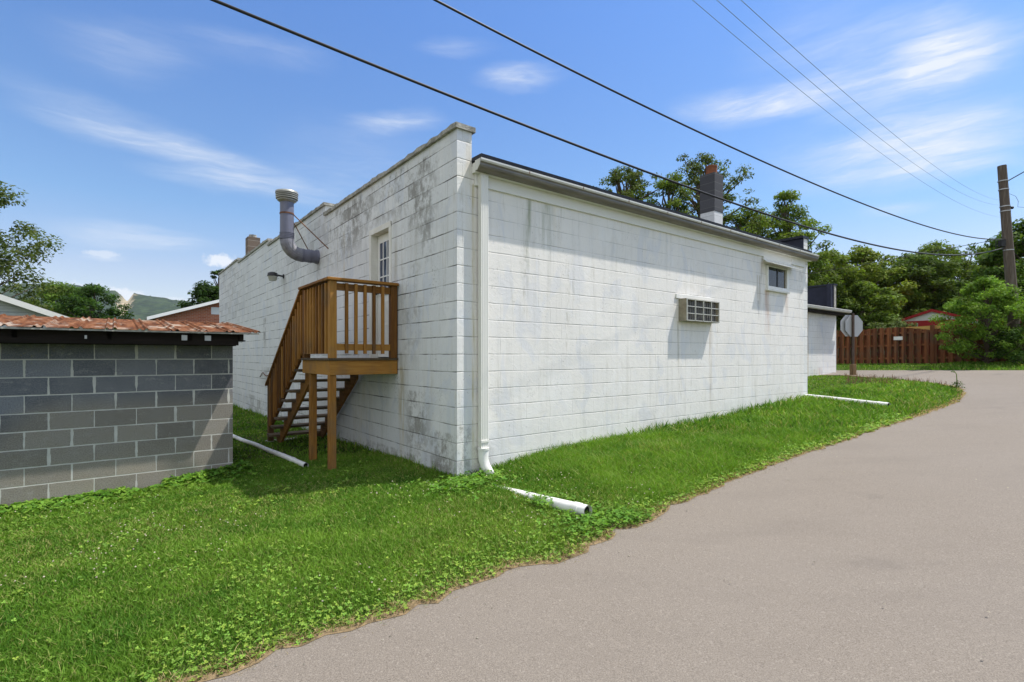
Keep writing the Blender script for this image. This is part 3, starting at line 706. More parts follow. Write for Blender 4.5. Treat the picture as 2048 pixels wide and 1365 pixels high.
mb = MB(); mb.tube([(.09, DS1 - .13, DZ0 + .98), (.05, DS1 - .13, DZ0 + .98)], .012, 10); mb.tube([(.06, DS1 - .13, DZ0 + .98), (.045, DS1 - .13, DZ0 + .98), (.03, DS1 - .13, DZ0 + .98)], [.02, .03, .018], 12)
mb.build('handle', M['darkmetal'], dr)

# rear window and its small metal hood
mb = MB(); a, b, c, d = WT0, WT1, WZ0, WZ1
mb.box(a - .012, a + .015, -.045, .06, c, d); mb.box(b - .075, b + .02, -.045, .06, c, d); mb.box(a + .015, b - .075, -.045, .06, d - .02, d); mb.box(a + .015, b - .075, -.045, .06, c, c + .06); 
wf = mb.build('window', M['vinyl'], BL, bevel=.004)
MB().box(a - .03, b + .03, -.06, -.001, c - .04, c - .001).build('sill', M['white_paint'], wf, bevel=.004)
MB().box(a + .015, b - .075, -.012, -.006, c + .06, d - .02).build('pane', M['glass'], wf)
MB().box((a + b) / 2 - .02, (a + b) / 2 + .015, -.022, -.0125, c + .06, d - .02).build('sash_bar', M['darkmetal'], wf); MB().box(b - .13, b - .1, -.022, -.0125, c + .06, d - .02).build('sash_bar', M['cage'], wf)
mb = MB(); mb.prism([(-.001, 3.345), (-.006, 3.356), (-.10, 3.275), (-.22, 3.232), (-.22, 3.222), (-.10, 3.262)], 'x', 7.12, 8.42)
mb.build('window_hood', M['white_paint'], BL)

# caged air conditioner under a concrete lintel
a, b, c, d = 4.28, 5.27, 1.98, 2.35; q = -.14
mb = MB(); mb.box(a, a + .03, q, -.001, c, d); mb.box(b - .03, b, q, -.001, c, d); mb.box(a + .03, b - .03, q, -.001, d - .02, d); mb.box(a + .03, b - .03, q, -.001, c, c + .02)
cage = mb.build('air_conditioner', M['cage'], BL)
MB().box(a + .03, b - .03, -.10, -.02, c + .02, d - .02).build('grille', M['fins'], cage)
mb = MB()
for i in range(1, 16): xx = a + .03 + (b - a - .06) * i / 16; mb.box(xx - .004, xx + .004, -.108, -.1005, c + .02, d - .02)
mb.build('louvre', M['darkmetal'], cage)
mb = MB()
for i in range(5): xx = a + .012 + (b - a - .024) * i / 4; mb.box(xx - .0065, xx + .0065, q - .018, q - .001, c + .005, d - .005)
for i in range(4): zz = c + .012 + (d - c - .024) * i / 3; mb.box(a + .003, b - .003, q - .012, q - .0015, zz - .006, zz + .006)
mb.build('bar', M['bars'], cage)
MB().box(4.19, 5.27, -.022, -.0008, 2.352, 2.43).build('lintel', M['frieze'], BL, bevel=.006)

# chimneys
ch = MB().box(8.54 - .0, 8.94, 1.86 - .0, 2.26, 4.98, 5.93).build('chimney', M['chim_dark'], BL, bevel=.006)
MB().box(8.55, 8.93, 1.87, 2.25, 3.6, 4.979).build('chimney_base', M['chim_white'], ch)
mb = MB(); mb.tube([(8.74, 2.06, 5.931), (8.74, 2.06, 6.13)], .135, 8, smooth=False); mb.tube([(8.74, 2.06, 6.12), (8.74, 2.06, 6.16)], .145, 8, smooth=False); mb.build('flue', M['terracotta'], ch)
ch = MB().box(.42, .80, 13.85, 14.25, 4.0, 5.40).build('chimney', M['chim_brown'], BL, bevel=.006)
MB().tube([(.61, 14.05, 5.402), (.61, 14.05, 5.50)], .12, 12).build('flue', M['coping'], ch)
MB().box(.24, .40, 12.55, 13.05, 4.40, 4.47).build('roof_patch', M['tar'], BL)

# exhaust duct
sv = 5.04; zc = 3.30; tv = -.56
mb = MB(); arc = []
mb.tube([(.0 - .001, sv, zc), (-.05, sv, zc)], [.135, .13], 20); mb.tube([(-.03, sv, zc), (-.30, sv, zc)], .120, 20)
for k in range(7):
    a_ = math.pi / 2 * k / 6; arc.append((-.30 - .26 * math.sin(a_), sv, zc + .26 - .26 * math.cos(a_)))
dk = MB().tube(arc, .124, 20, cap=False, smooth=False).build('exhaust_duct', plain('worn_duct_elbow', (.21, .215, .255), .45, .25, 10, metal=.2, dirt=(.36, .35, .33)), BL)
mb.build('wall_collar', M['duct'], dk)
mb = MB(); mb.tube([(-.56, sv, zc + .26), (-.56, sv, 4.36)], .119, 24); mb.build('riser', M['duct'], dk)
for z_ in (3.58, 3.61, 3.64, 3.67): MB().tube([(-.56, sv, z_), (-.56, sv, z_ + .012)], .127, 24).build('rib', M['duct'], dk)
for t_ in (-.12, -.16, -.27, -.30): MB().tube([(t_, sv, zc), (t_ - .012, sv, zc)], .128, 24).build('rib', M['duct'], dk)
mb = MB(); mb.tube([(-.56, sv, 4.02), (-.56, sv, 4.045)], .126, 24); mb.build('strap', M['rusty'], dk)
mb = MB()
for z_, r_ in ((4.27, .165), (4.30, .19), (4.335, .192), (4.37, .192)): mb.tube([(-.56, sv, z_), (-.56, sv, z_ + .018)], [r_, r_ * 1.01], 24)
mb.tube([(-.56, sv, 4.24), (-.56, sv, 4.275)], [.125, .165], 24)
mb.tube([(-.56, sv, 4.40), (-.56, sv, 4.435), (-.56, sv, 4.45)], [.198, .196, .15], 24)
mb.build('cap', M['duct_bare'], dk)
MB().tube([(-.44, sv - .03, 4.02), (-.005, sv - .62, 3.36)], .011, 6).build('brace', M['rusty'], dk); MB().tube([(-.46, sv + .1, 4.0), (-.005, sv + .55, 3.5)], .009, 6).build('brace', M['rusty'], dk)
# wall lamp
sl, zl = 7.54, 3.24
mb = MB(); mb.tube([(-.001, sl, zl), (-.02, sl, zl)], .05, 12); mb.tube([(-.02, sl, zl), (-.14, sl, zl + .015)], .022, 10)
lampo = mb.build('wall_lamp', M['darkmetal'], BL)
mb = MB(); mb.tube([(-.24, sl, zl - .02), (-.24, sl, zl + .05), (-.24, sl, zl + .075)], [.115, .105, .05], 16); mb.build('lamp_head', M['darkmetal'], lampo)
mb = MB(); mb.tube([(-.24, sl, zl - .021), (-.24, sl, zl - .12)], [.105, .075], 16); mb.build('lens', plain('frosted_lamp_lens', (.42, .42, .36), .4, .1, 8), lampo)
# loose wire hanging across the side wall
pts = [(-.02, 9.9 - k * .17, .93 + .035 * math.sin(k * 1.1) + .05 * (k < 2) * (k - 2) + .02 * random.random()) for k in range(16)]
MB().tube(pts, .010, 6).build('loose_wire', M['rusty'], BL)

# ------------------------------------------------------------------ lower annex behind
AX = empty('annex_building', (*W(11.0, 2.37), 0), ANG, label='low white block annex with dark tarred parapet beyond the far corner', cat='building')
def annex_mat():
    return painted_block('white_painted_block_low_annex', 'X', .1, .45, [(4.0, 4.14, .3, 3.0, (.45, .30, .12), .9), (4.9, 5.2, .55, 1.0, RUST, .45), (4.35, 4.75, .55, .95, RUST, .3), (2.9, 3.2, .5, .9, RUST, .5)], [], base=(.80, .80, .79))
MB().box(-1.5, 6.46, 0, .2, -.2, 2.98).build('wall', annex_mat(), AX)
MB().box(6.26, 6.46, .2, 6, -.2, 3.6).build('end_wall', M['side'], AX)
mb = MB(); mb.prism([(-.26, 2.93), (-.26, 3.02), (5.8, 3.3), (5.8, 3.2), (-.20, 2.93)], 'x', -1.4, 6.55)
mb.build('roof', M['tar'], AX)
mb = MB(); mb.prism([(-.27, 2.95), (-.36, 2.965), (-.375, 3.04), (-.36, 3.05), (-.26, 3.03)], 'x', -1.4, 6.85); mb.build('gutter', M['gutter_lip'], AX)
mb = MB(); mb.box(-1.4, 6.5, -.25, -.001, 2.86, 2.93); mb.build('eaves_board', M['old_wood'], AX)
mb = MB(); mb.box(6.24, 6.258, .0, 6, 3.04, 3.92); mb.build('tarred_flashing', M['wall_dark'], AX)
mb = MB(); mb.box(6.26, 6.44, -.01, .19, 2.99, 3.95); mb.build('parapet_end', M['coping'], AX, bevel=.01)
mb = MB(); mb.box(6.2, 6.5, -.03, 6, 3.951, 4.0); mb.box(6.05, 6.22, .02, .16, 3.04, 3.95); mb.build('parapet_cap', M['wall_dark'], AX)

# ------------------------------------------------------------------ wooden landing and stairs
ST = empty('wooden_staircase', (CC[0], CC[1], 0), ANG, label='brown stained wooden landing and open stairs up to the white side door', cat='staircase')
T0, T1, S0, S1, DZ = -.93, -.012, 1.52, 2.72, 1.365
def gz_(t, s): x, y = W(t, s); return float(G(x, y))
pw = .089
# long posts
for (t, s, top) in ((T0 + pw / 2, S0 + pw / 2, 2.385), ):
    MB().box(t - pw / 2 + .002, t + pw / 2, s - pw / 2 + .02, s + pw / 2 + .02, -.4, 1.16).build('post', M['wood_z'], ST, bevel=.005)
MB().box(T0 + .012, T0 + .10, S1 - .35, S1 - .262, -.4, 1.16).build('post', M['wood_z'], ST, bevel=.005)
# rim beams and deck
MB().box(T0, T1, S0, S0 + .038, 1.16, 1.345).build('rim_beam', M['wood_x'], ST, bevel=.004)
MB().box(T0, T0 + .038, S0 + .0385, S1, 1.16, 1.345).build('rim_beam', M['wood_y'], ST, bevel=.004)
MB().box(T0 + .0385, T1, S1 - .04, S1, 1.16, 1.345).build('rim_beam', M['wood_x'], ST, bevel=.004)
MB().box(T0 + .04, T1, 2.1, 2.138, 1.18, 1.344).build('joist', M['wood_x'], ST)
mb = MB(); y = S0 - .02
while y < S1 - .03: mb.box(T0 - .02, T1, y, min(y + .136, S1 + .02), 1.3455, 1.375); y += .142
mb.build('decking', M['tread'], ST, bevel=.003)
# rail posts
rp = [(T0 - .002, S0 - .002, 0), (T0 - .002, S1 - .092, 0), (T1 - .092, S0 - .002, 0)]
for (t, s, _) in rp:
    MB().box(t, t + pw, s, s + pw, 1.3755, 2.36).build('post', M['wood_z'], ST, bevel=.005)
# front railing (towards the camera)
mb = MB(); mb.box(T0 + .088, T1 - .093, S0 + .025, S0 + .063, 2.245, 2.335); mb.build('rail', M['wood_x'], ST, bevel=.003)
mb = MB(); mb.box(T0 + .088, T1 - .093, S0 + .025, S0 + .063, 1.475, 1.56); mb.build('rail', M['wood_x'], ST, bevel=.003)
MB().box(T0 - .045, T1 + .002, S0 - .04, S0 + .10, 2.3605, 2.398).build('cap_rail', M['wood_x'], ST, bevel=.006)
for i in range(5):
    t = T0 + .088 + (T1 - T0 - .181) * (i + 1) / 6 + .002
    MB().box(t - .019, t + .019, S0 - .014, S0 + .024, 1.435 - random.random() * .01, 2.34).build('baluster', M['wood_z'], ST, bevel=.002)
# side railing of the landing
MB().box(T0 + .025, T0 + .063, S0 + .088, S1 - .093, 2.245, 2.335).build('rail', M['wood_y'], ST)
MB().box(T0 + .025, T0 + .063, S0 + .088, S1 - .093, 1.475, 1.56).build('rail', M['wood_y'], ST)
MB().box(T0 - .045, T0 + .095, S0 + .1005, S1 + .06, 2.3605, 2.398).build('cap_rail', M['wood_y'], ST, bevel=.006)
for i in range(8):
    s = S0 + .088 + (S1 - S0 - .181) * (i + .5) / 8
    MB().box(T0 - .015, T0 + .024, s - .019, s + .019, 1.43, 2.34).build('baluster', M['wood_z'], ST, bevel=.002)
# stairs: eight open treads between two stringers
NTR = 8; RISE = 1.49 / 9; RUN = .245; SB = S1 + .02
for k in range(1, NTR + 1):
    z = 1.375 - RISE * k; s = SB + RUN * (k - 1)
    MB().box(T0 - .04, -.04, s, s + .135, z - .036, z).build('tread', M['tread'], ST, bevel=.004)
    MB().box(T0 - .04, -.04, s + .14, s + .27, z - .036, z).build('tread', M['tread'], ST, bevel=.004)
slope = RISE / RUN; se = SB + RUN * NTR
for t in (-.80, -.115):
    mb = MB(); zt = 1.335
    # stepped upper edge like a cut stringer
    pr = [(S1 + .001, 1.0), (S1 + .001, zt - .0 - RISE)]
    for k in range(1, NTR + 1):
        z = 1.338 - RISE * k; s = SB + RUN * (k - 1)
        pr += [(s, z), (s + RUN, z)]
    pr += [(se, -.2), (se - .12, -.2)]
    pr[0] = (S1 + .001, 1.05)
    mb.prism(pr, 'x', t - .019, t + .019); mb.build('stringer', M['wood_y'], ST)
# sloping stair rail
hs0, hs1 = S1 - .0, 4.93
def hz_(s): return 2.36 - (s - S1) * .672
mb = MB(); mb.beam((T0 + .03, hs0 + .02, hz_(hs0) + .005), (T0 + .03, hs1 - .02, hz_(hs1) + .01), .13, .036, up=(0, 0, 1)); mb.build('hand_rail', M['wood_y'], ST, bevel=.005)
MB().box(T0, T0 + pw, 4.79, 4.79 + pw, -.5, hz_(4.83) - .02).build('post', M['wood_z'], ST, bevel=.004)
mb = MB(); mb.beam((T0 + .045, hs0 + .0, hz_(hs0) - .075), (T0 + .045, hs1 - .16, hz_(hs1 - .16) - .075), .038, .085); mb.build('rail', M['wood_y'], ST)
mb = MB(); mb.beam((T0 + .045, hs0 + .0, hz_(hs0) - .80), (T0 + .045, hs1 - .16, hz_(hs1 - .16) - .80), .038, .085); mb.build('rail', M['wood_y'], ST)
for i in range(15):
    s = S1 + .06 + i * .135
    z = hz_(s)
    MB().box(T0 - .013, T0 + .024, s - .019, s + .019, z - .87, z - .035).build('baluster', M['wood_z'], ST, bevel=.002)
MB().box(T0 - .02, -.1, 4.72, 4.95, -.22, -.10).build('footing', M['coping'], ST)

# ------------------------------------------------------------------ the block shed on the left
SH = empty('block_shed', (*W(-1.79, 2.93), 0), ANG, label='small grey concrete block shed with rusty metal roof', cat='shed')
XL = -6.2
sb = MB().box(XL, 0, 0, .2, -.9, 1.54).build('wall', [M['shed_block'], M['shed_block_side']], SH)
for p in sb.data.polygons:
    if abs(p.normal.x) > .9: p.material_index = 1
MB().box(-.2, 0, .2, 2.2, -.9, 1.6).build('side_wall', M['shed_block_side'], SH)
MB().box(XL, -.2, 2.0, 2.2, -.9, 1.7).build('rear_wall', M['shed_block'], SH)
mb = MB(); mb.box(XL, .04, -.02, .19, 1.541, 1.60); mb.build('wall_plate', M['old_wood'], SH)
mb = MB(); mb.box(XL, .02, -.30, -.262, 1.545, 1.70); mb.build('fascia_board', M['old_wood'], SH)
mb = MB(); mb.box(XL, .11, -.26, -.02, 1.60, 1.615); mb.build('soffit', M['old_wood'], SH)
for i, x in enumerate((.03, -.55, -1.35, -2.15, -2.95, -3.75, -4.55)):
    mb = MB(); mb.prism([(-.30, 1.60), (2.2, 1.80), (2.2, 1.90), (-.30, 1.70)] if i else [(-.33, 1.60), (2.2, 1.80), (2.2, 1.92), (-.33, 1.70)], 'x', x, x + .045); mb.build('rafter', M['old_wood'], SH)
for a_, b_ in ((-.62, -.56), (-.37, -.30)): MB().box(a_, b_, -.318, -.3005, 1.60, 1.665).build('bracket', M['galv'], SH)
for a_ in (-1.55, -2.75): MB().box(a_, a_ + .02, -.315, -.3005, 1.60, 1.64).build('bracket', M['galv'], SH)
# ribbed sheet roof
rx = []; x = .27; pitch = .305
prof = []
while x > XL - .1:
    for k, (dx_, h) in enumerate(((0, 0), (.016, .022), (.032, .022), (.048, 0), (.075, .0), (.09, .018), (.104, .018), (.118, 0))): prof.append((x - dx_, h))
    x -= pitch
vs = []; fs = []; nseg = 8
for (px_, h) in prof:
    for k in range(nseg + 1):
        q = k / nseg; y = -.40 + q * 2.52; vs.append((px_ + random.uniform(-.001, .001), y, 1.715 + q * .26 + h + (.002 * math.sin(px_ * 2 + k * .5))))
m_ = nseg + 1
for i in range(len(prof) - 1):
    for k in range(nseg): fs.append((i * m_ + k, i * m_ + k + 1, (i + 1) * m_ + k + 1, (i + 1) * m_ + k))
ro = MB().add(vs, fs).build('roof', M['rust_roof'], SH); sm_ = ro.modifiers.new('thickness', 'SOLIDIFY'); sm_.thickness = .004
mb = MB(); mb.box(XL, .25, -.392, -.36, 1.69, 1.708); mb.build('roof_edge_strip', M['coping'], SH)

# ------------------------------------------------------------------ neighbours on the left
def gable_house(name, corner, ang, wdt, dep, eave, rise, wall, trim, roofm, z0, over=.25, **kw):
    e = empty(name, (*corner, 0), ang, **kw)
    mb = MB(); mb.prism([(0, z0), (wdt, z0), (wdt, eave), (wdt / 2, eave + rise), (0, eave)], 'y', 0, dep)
    mb.build('wall', wall, e)
    sl_ = rise / (wdt / 2); th = .09
    for sgn in (0, 1):
        xa, xb = (-over, wdt / 2) if sgn == 0 else (wdt / 2, wdt + over)
        za = eave - over * sl_ + .012; zb = eave + rise + .012
        pr = [(xa, za), (xb, zb), (xb, zb + th), (xa, za + th)] if sgn == 0 else [(xa, zb), (xb, za), (xb, za + th), (xa, zb + th)]
        mb = MB(); mb.prism(pr, 'y', -over + .03, dep + over); mb.build('roof', roofm, e)
        pr2 = [(p_[0], p_[1] - .05 + .0) for p_ in pr[:2]] + [(p_[0], p_[1] + .012) for p_ in pr[2:]]
        mb = MB(); mb.prism(pr2, 'y', -over - .002, -over + .028); mb.build('rake_board', trim, e)
    return e
h1 = gable_house('house', (-12.5 - .789 * 7, 14 - .614 * 7), ANG, 7.0, 6, 2.46, 1.38, M['siding'], M['white_paint'], M['gutter'], -1.2, .3, label='pale grey board sided gable end with white rake at the left edge', cat='house')
h2 = gable_house('brick_garage', (-17.0, 24.3), ANG, 6.1, 8, 3.25, 1.05, M['brick'], M['vinyl'], M['gutter'], -1, .35, label='orange brick gable with white trim behind the rusty shed roof', cat='garage')
MB().box(2.3, 2.75, -.03, -.002, 3.52, 3.88).build('gable_vent', M['vinyl'], h2)

# red shed beyond the fence
h3 = gable_house('garden_shed', (22.9, 30.0), ANG - math.pi / 2, 2.9, 3, 3.46, .5, M['gable_white'], M['red'], M['red'], 1.0, .1, label='red and white gabled shed behind the brown fence', cat='shed')
MB().box(-.02, 2.92, -.03, -.002, 1.0, 3.44).build('siding', M['red'], h3)
MB().box(.75, .82, -.08, -.031, 3.05, 3.3).build('lamp', M['galv'], h3)

# ------------------------------------------------------------------ fence, sign, pole, bin
FD = -R(52.1)
def FG(x): return float(G(14.4 + x * math.cos(FD), 22.6 + x * math.sin(FD)))
FE = empty('board_fence', (14.4, 22.6, 0), FD, label='red brown wooden shadowbox fence across the side street', cat='fence')
HF = 1.52
def ftop(x):
    q = (x - 3.3) / 1.05   # scalloped dip on both sides of the gate post
    dip = .17 * max(0, 1 - abs(q)) ** 1.3 if abs(q) < 1 else 0
    q2 = (x + 2.4) / 2.6; dip += .10 * math.cos(q2 * 1.5) ** 2 if x < 1.2 else 0
    return HF - dip
x = -4.0; front = MB(); back = MB(); i = 0
while x < 6.4:
    wv = .145 if not (.55 < x < .8) else .15
    zt = ftop(x + .07) + random.uniform(-.012, .012); zb = FG(x) + .03 + random.uniform(0, .025)
    front.prism([(x, zb), (x + .14, zb), (x + .14, FG(x) + ftop(x + .14)), (x, FG(x) + ftop(x))], 'y', -.062, -.042)
    xb = x + .125
    back.prism([(xb, zb), (xb + .14, zb), (xb + .14, FG(x) + ftop(xb + .14) - .012), (xb, FG(x) + ftop(xb) - .012)], 'y', .042, .062)
    x += .245 + random.uniform(-.008, .008); i += 1
front.build('front_boards', M['fence'], FE, bevel=.003)
bb = back.build('rear_boards', M['fence'], FE)
mb = MB()
for zz in (.25, .78, 1.28): mb.beam((-4.2, 0, FG(-4.2) + zz), (6.6, 0, FG(6.6) + zz), .082, .075)
mb.build('rail', M['fence'], FE)
for xx in (-2.9, .62, 3.3, 5.7):
    MB().box(xx, xx + .12, -.085, .085, FG(xx) - .2, FG(xx) + (HF + .02 if xx > 3 else HF - .08)).build('post', M['fence'], FE, bevel=.006)
mb = MB(); mb.prism([(2.3, FG(2.3) + 1.30), (4.5, FG(4.5) + 1.30), (4.5, FG(4.5) + 1.525), (2.3, FG(2.3) + 1.505)], 'y', .066, .085); mb.build('gate_board', M['yellow_wood'], FE)
mb = MB(); mb.box(2.12, 2.42, -.082, -.065, FG(2) + 1.0, FG(2) + 1.14); nt = mb.build('notice', M['vinyl'], FE)

def octagon(r, y0, y1, cx=0, cz=0):
    pts = [(cx + r * math.cos(math.pi / 8 + k * math.pi / 4), cz + r * math.sin(math.pi / 8 + k * math.pi / 4)) for k in range(8)]
    mb = MB(); mb.prism(pts, 'y', y0, y1); return mb
sx, sy = .6695 * 16.9, 16.9; szg = float(G(sx, sy))
SG = empty('stop_sign', (sx, sy, szg), R(14), label='octagonal traffic sign seen from its bare grey back on a thin brown post', cat='sign')
MB().box(-.03, .03, -.03, .03, -.2, 2.04).build('post', M['post'], SG, bevel=.006)
mb = MB(); mb.box(-.075, .065, -.07, .07, -.3, .36); mb.build('stub_post', M['timber_post'], SG, bevel=.01)
octagon(.355 / math.cos(math.pi / 8), .036, .044, .08, 1.63).build('sign_panel', M['sign_back'], SG)
octagon(.355 / math.cos(math.pi / 8), .10, .106, -.05, 1.64).build('sign_panel', [M['sign_back']], SG)
for z_ in (1.38, 1.85): MB().box(-.02, .02, .031, .10, z_, z_ + .03).build('bracket', M['galv'], SG)

# utility pole
pxb, pyb = 17.95, 18.1; zb = float(G(pxb, pyb))
UP = empty('utility_pole', (pxb, pyb, zb), 0, label='leaning dark wooden utility pole rising behind the bush', cat='pole')
ptop = Vector((17.40 - pxb, 0, 1.4 + 381 / 1019 * 18.1 - zb)); 
def pl(z): return ptop * (z / ptop.z)
mb = MB(); pts = [pl(z) for z in np.linspace(-.3, ptop.z, 9)]
mb.tube(pts, list(np.linspace(.18, .128, 9)), 9, smooth=False); mb.build('shaft', M['pole'], UP)
for z in (ptop.z - .55, ptop.z - .85, ptop.z - 1.45, ptop.z - 1.62, ptop.z - 3.0): 
    p = pl(z); MB().tube([p + Vector((0, 0, -.015)), p + Vector((0, 0, .015))], .152, 12).build('band', M['galv'], UP)
mb = MB(); p = pl(ptop.z - 1.5); mb.tube([p + Vector((.16, -.03, 0)), p + Vector((.24, -.03, 0))], .05, 10); mb.build('insulator', M['darkmetal'], UP); mb = MB(); p = pl(ptop.z - 2.75); mb.box(p.x - .30, p.x - .14, -.08, .06, p.z - .12, p.z + .1)
mb.build('splice_box', M['darkmetal'], UP); MB().tube([p + Vector((-.29, 0, .08)), p + Vector((-.42, 0, .08)), p + Vector((-.42, 0, -.18))], .012, 6).build('drip_wire', M['darkmetal'], UP)

BI = empty('outdoor_bin', (18.55, 18.2, float(G(18.55, 18.2))), R(-20), label='tall dark bin with a rounded shiny lid at the right edge', cat='bin')
mb = MB(); mb.prism([(-.26, .04), (.26, .04), (.32, 1.1), (-.32, 1.1)], 'y', -.3, .3); mb.build('body', M['bin'], BI, bevel=.02)
mb = MB(); mb.tube([(0, y, 1.08) for y in (-.32, -.2, .2, .32)], [.28, .33, .33, .28], 16); lid = mb.build('lid', M['bin_lid'], BI)
MB().tube([(-.38, -.2, 0), (-.38, -.2, 1.25)], .04, 8).build('side_post', M['darkmetal'], BI)

# ------------------------------------------------------------------ overhead cables
def ray_plane(px, py, P, Q):
    """point where the sight line crosses the vertical plane through plan points P and Q"""
    X = (px - 1024) / 1019; P = np.array(P); Q = np.array(Q); d = Q - P
    # X*Y = P.x + d.x*k ; Y = P.y + d.y*k
    k = (P[0] - X * P[1]) / (X * d[1] - d[0]); Y = P[1] + d[1] * k
    return (X * Y, Y, EYE + (713 - py) / 1019 * Y, k)
def cable(name, pxs, P, Q, rad, mat, label, group=None, ext=1.25, deg=3, cat='cable', end=None):
    pts = [ray_plane(a, b, P, Q) for a, b in pxs]; k = np.array([p[3] for p in pts]); z = np.array([p[2] for p in pts])
    co = np.polyfit(k, z, deg); k0, k1 = k.min(), k.max(); k0 = -.02
    kk = np.linspace(k0, k1 * ext, 60); P = np.array(P); Q = np.array(Q); d = Q - P
    line = [(P[0] + d[0] * a, P[1] + d[1] * a, float(np.polyval(co, min(a, k1)) + (np.polyval(np.polyder(co), k1) * (a - k1) if a > k1 else 0))) for a in kk]
    mb = MB(); mb.tube(line, rad, 6); o = mb.build(name, mat); tag(o, label, cat, group); return line
pt1 = (float(pxb + pl(5.2).x), pyb)
lineA = cable('overhead_cable', [(440, 0), (650, 100), (900, 191), (1160, 292), (1292, 343), (1399, 383), (1476, 409), (1608, 454), (1700, 480), (1806, 501), (1890, 510), (1995, 500)], pt1, (-3.2, 6.2), .021, M['cable'], 'thick black cable bundle, lower of the two crossing over the white building', 'cables slung from the leaning pole', 1.3, 4)
lineB = cable('overhead_cable', [(870, 0), (1180, 160), (1431.6, 280), (1660, 381.5), (1850, 452), (1917, 470), (1985, 479), (2010, 479)], pt1, (-.9, 6.0), .016, M['cable'], 'black cable, upper of the two crossing over the white building', 'cables slung from the leaning pole', 1.3, 4)
# second strand of the bundle lashed under the first
mb = MB(); 
cable('service_wire', [(2008, 476), (1985, 482), (1960, 489), (1940, 490), (1910, 492), (1870, 502), (1800, 517), (1720, 530), (1690, 536)], pt1, (8.0, 26.0), .009, M['cable'], 'thin drooping service wire running left from the leaning pole', 'cables slung from the leaning pole', 1.3, 3)
for i, (pxs, lab) in enumerate([([(1386, 0), (1533.6, 128), (1651, 221), (1755, 301), (1817, 346)], 'faint high wire, lowest of three thin parallel wires in the sky'),
                                ([(1431.6, 0), (1627, 166), (1737.5, 261), (1855, 346)], 'faint high wire, middle of three thin parallel wires in the sky'),
                                ([(1481.7, 0), (1623, 128), (1755, 242), (1927.6, 371.6)], 'faint high wire, topmost of three thin parallel wires in the sky')]):
    cable('high_wire', pxs, (60., 57. + i), (4.0 + i * .6, 9.0), .0042, M['thin_cable'], lab, 'high thin wires', 1.3, 2, end=None)
# wire from the pole top out to the right
mb = MB(); p = Vector((pxb, pyb, zb)) + pl(ptop.z - .55); mb.tube([p + Vector((.15, 0, 0)), p + Vector((.9, -.4, .50)), p + Vector((4, -2.2, 2.6))], .018, 6)
tag(mb.build('guy_wire', M['cable']), 'dark wire rising to the right from near the pole top', 'wire')
mb = MB(); p = Vector((pxb, pyb, zb)) + pl(ptop.z - 1.1); pp = [p + Vector((.17, -.02, .1)), p + Vector((.36, -.05, .0)), p + Vector((.44, -.06, -.18)), p + Vector((.42, -.06, -.38)), p + Vector((.75, -.1, -.42)), p + Vector((1.6, -.3, -.25))]
mb.tube(pp, .006, 5); tag(mb.build('loose_service_wire', M['cable']), 'thin loose loop of wire on the right of the pole', 'wire')
for i, (y0, y1, lab) in enumerate(((597, 603, 'thin upper wire crossing in front of the far hill'), (619, 625, 'thin lower wire crossing in front of the far hill'))):
    a = Vector((-62, 55, EYE + (713 - y0) / 1019 * 55)); b = Vector((-24, 44, EYE + (713 - y1) / 1019 * 44)); mb = MB()
    mb.tube([a.lerp(b, q) - Vector((0, 0, .25 * math.sin(math.pi * q))) for q in np.linspace(0, 1, 12)], .012, 5)
    tag(mb.build('far_wire', M['thin_cable']), lab, 'wire', 'wires before the far hill')

# ------------------------------------------------------------------ white drain pipes on the ground
def ground_pipe(a, b, r, label, lift=.03, kink=None, sag=0.):
    A = on_ground(*a); B = on_ground(*b); n = 28; pts = []
    for k in range(n):
        q = k / (n - 1); x = A[0] + (B[0] - A[0]) * q; y = A[1] + (B[1] - A[1]) * q
        pts.append((x, y, float(lawn_z(np.array([x]), np.array([y]))[0]) + r + lift + .001 * math.sin(k)))
    if sag:   # a straight length, its upper end sunk in the turf and its mouth lying on it
        za = pts[0][2] - lift - sag; zb_ = pts[-1][2]; pts = [(p[0], p[1], za + (zb_ - za) * k / (n - 1)) for k, p in enumerate(pts)]
    e = empty('drain_pipe', (A[0], A[1], 0)); tag(e, label, 'pipe', 'white drain pipes in the grass')
    pts = [(p[0] - A[0], p[1] - A[1], p[2]) for p in pts]
    me = MB(); me.tube(pts, r, 18, cap=False); me.tube(pts, r * .88, 18, cap=False)
    me.build('pipe_wall', M['pvc'], e)
    d = (Vector(pts[-1]) - Vector(pts[-2])).normalized(); c = Vector(pts[-1]) - d * .03
    MB().tube([c, c - d * .01], r * .87, 14).build('pipe_mouth', M['black'], e)
    m = Vector(pts[int(n * .86)]); MB().tube([m, m + d * .07], r * 1.1, 18).build('coupling', M['pvc'], e)
ground_pipe((985, 975), (1176, 1038), .051, 'short white drain pipe by the downspout with its dark open end at the asphalt', .022, sag=.085)
ground_pipe((1612, 798), (1778, 816), .045, 'white drain pipe lying in the grass beyond the far corner of the building', .0)
ground_pipe((440, 869), (612, 938), .036, 'white drain pipe in shaded grass between the grey shed and the wooden stairs', .0)

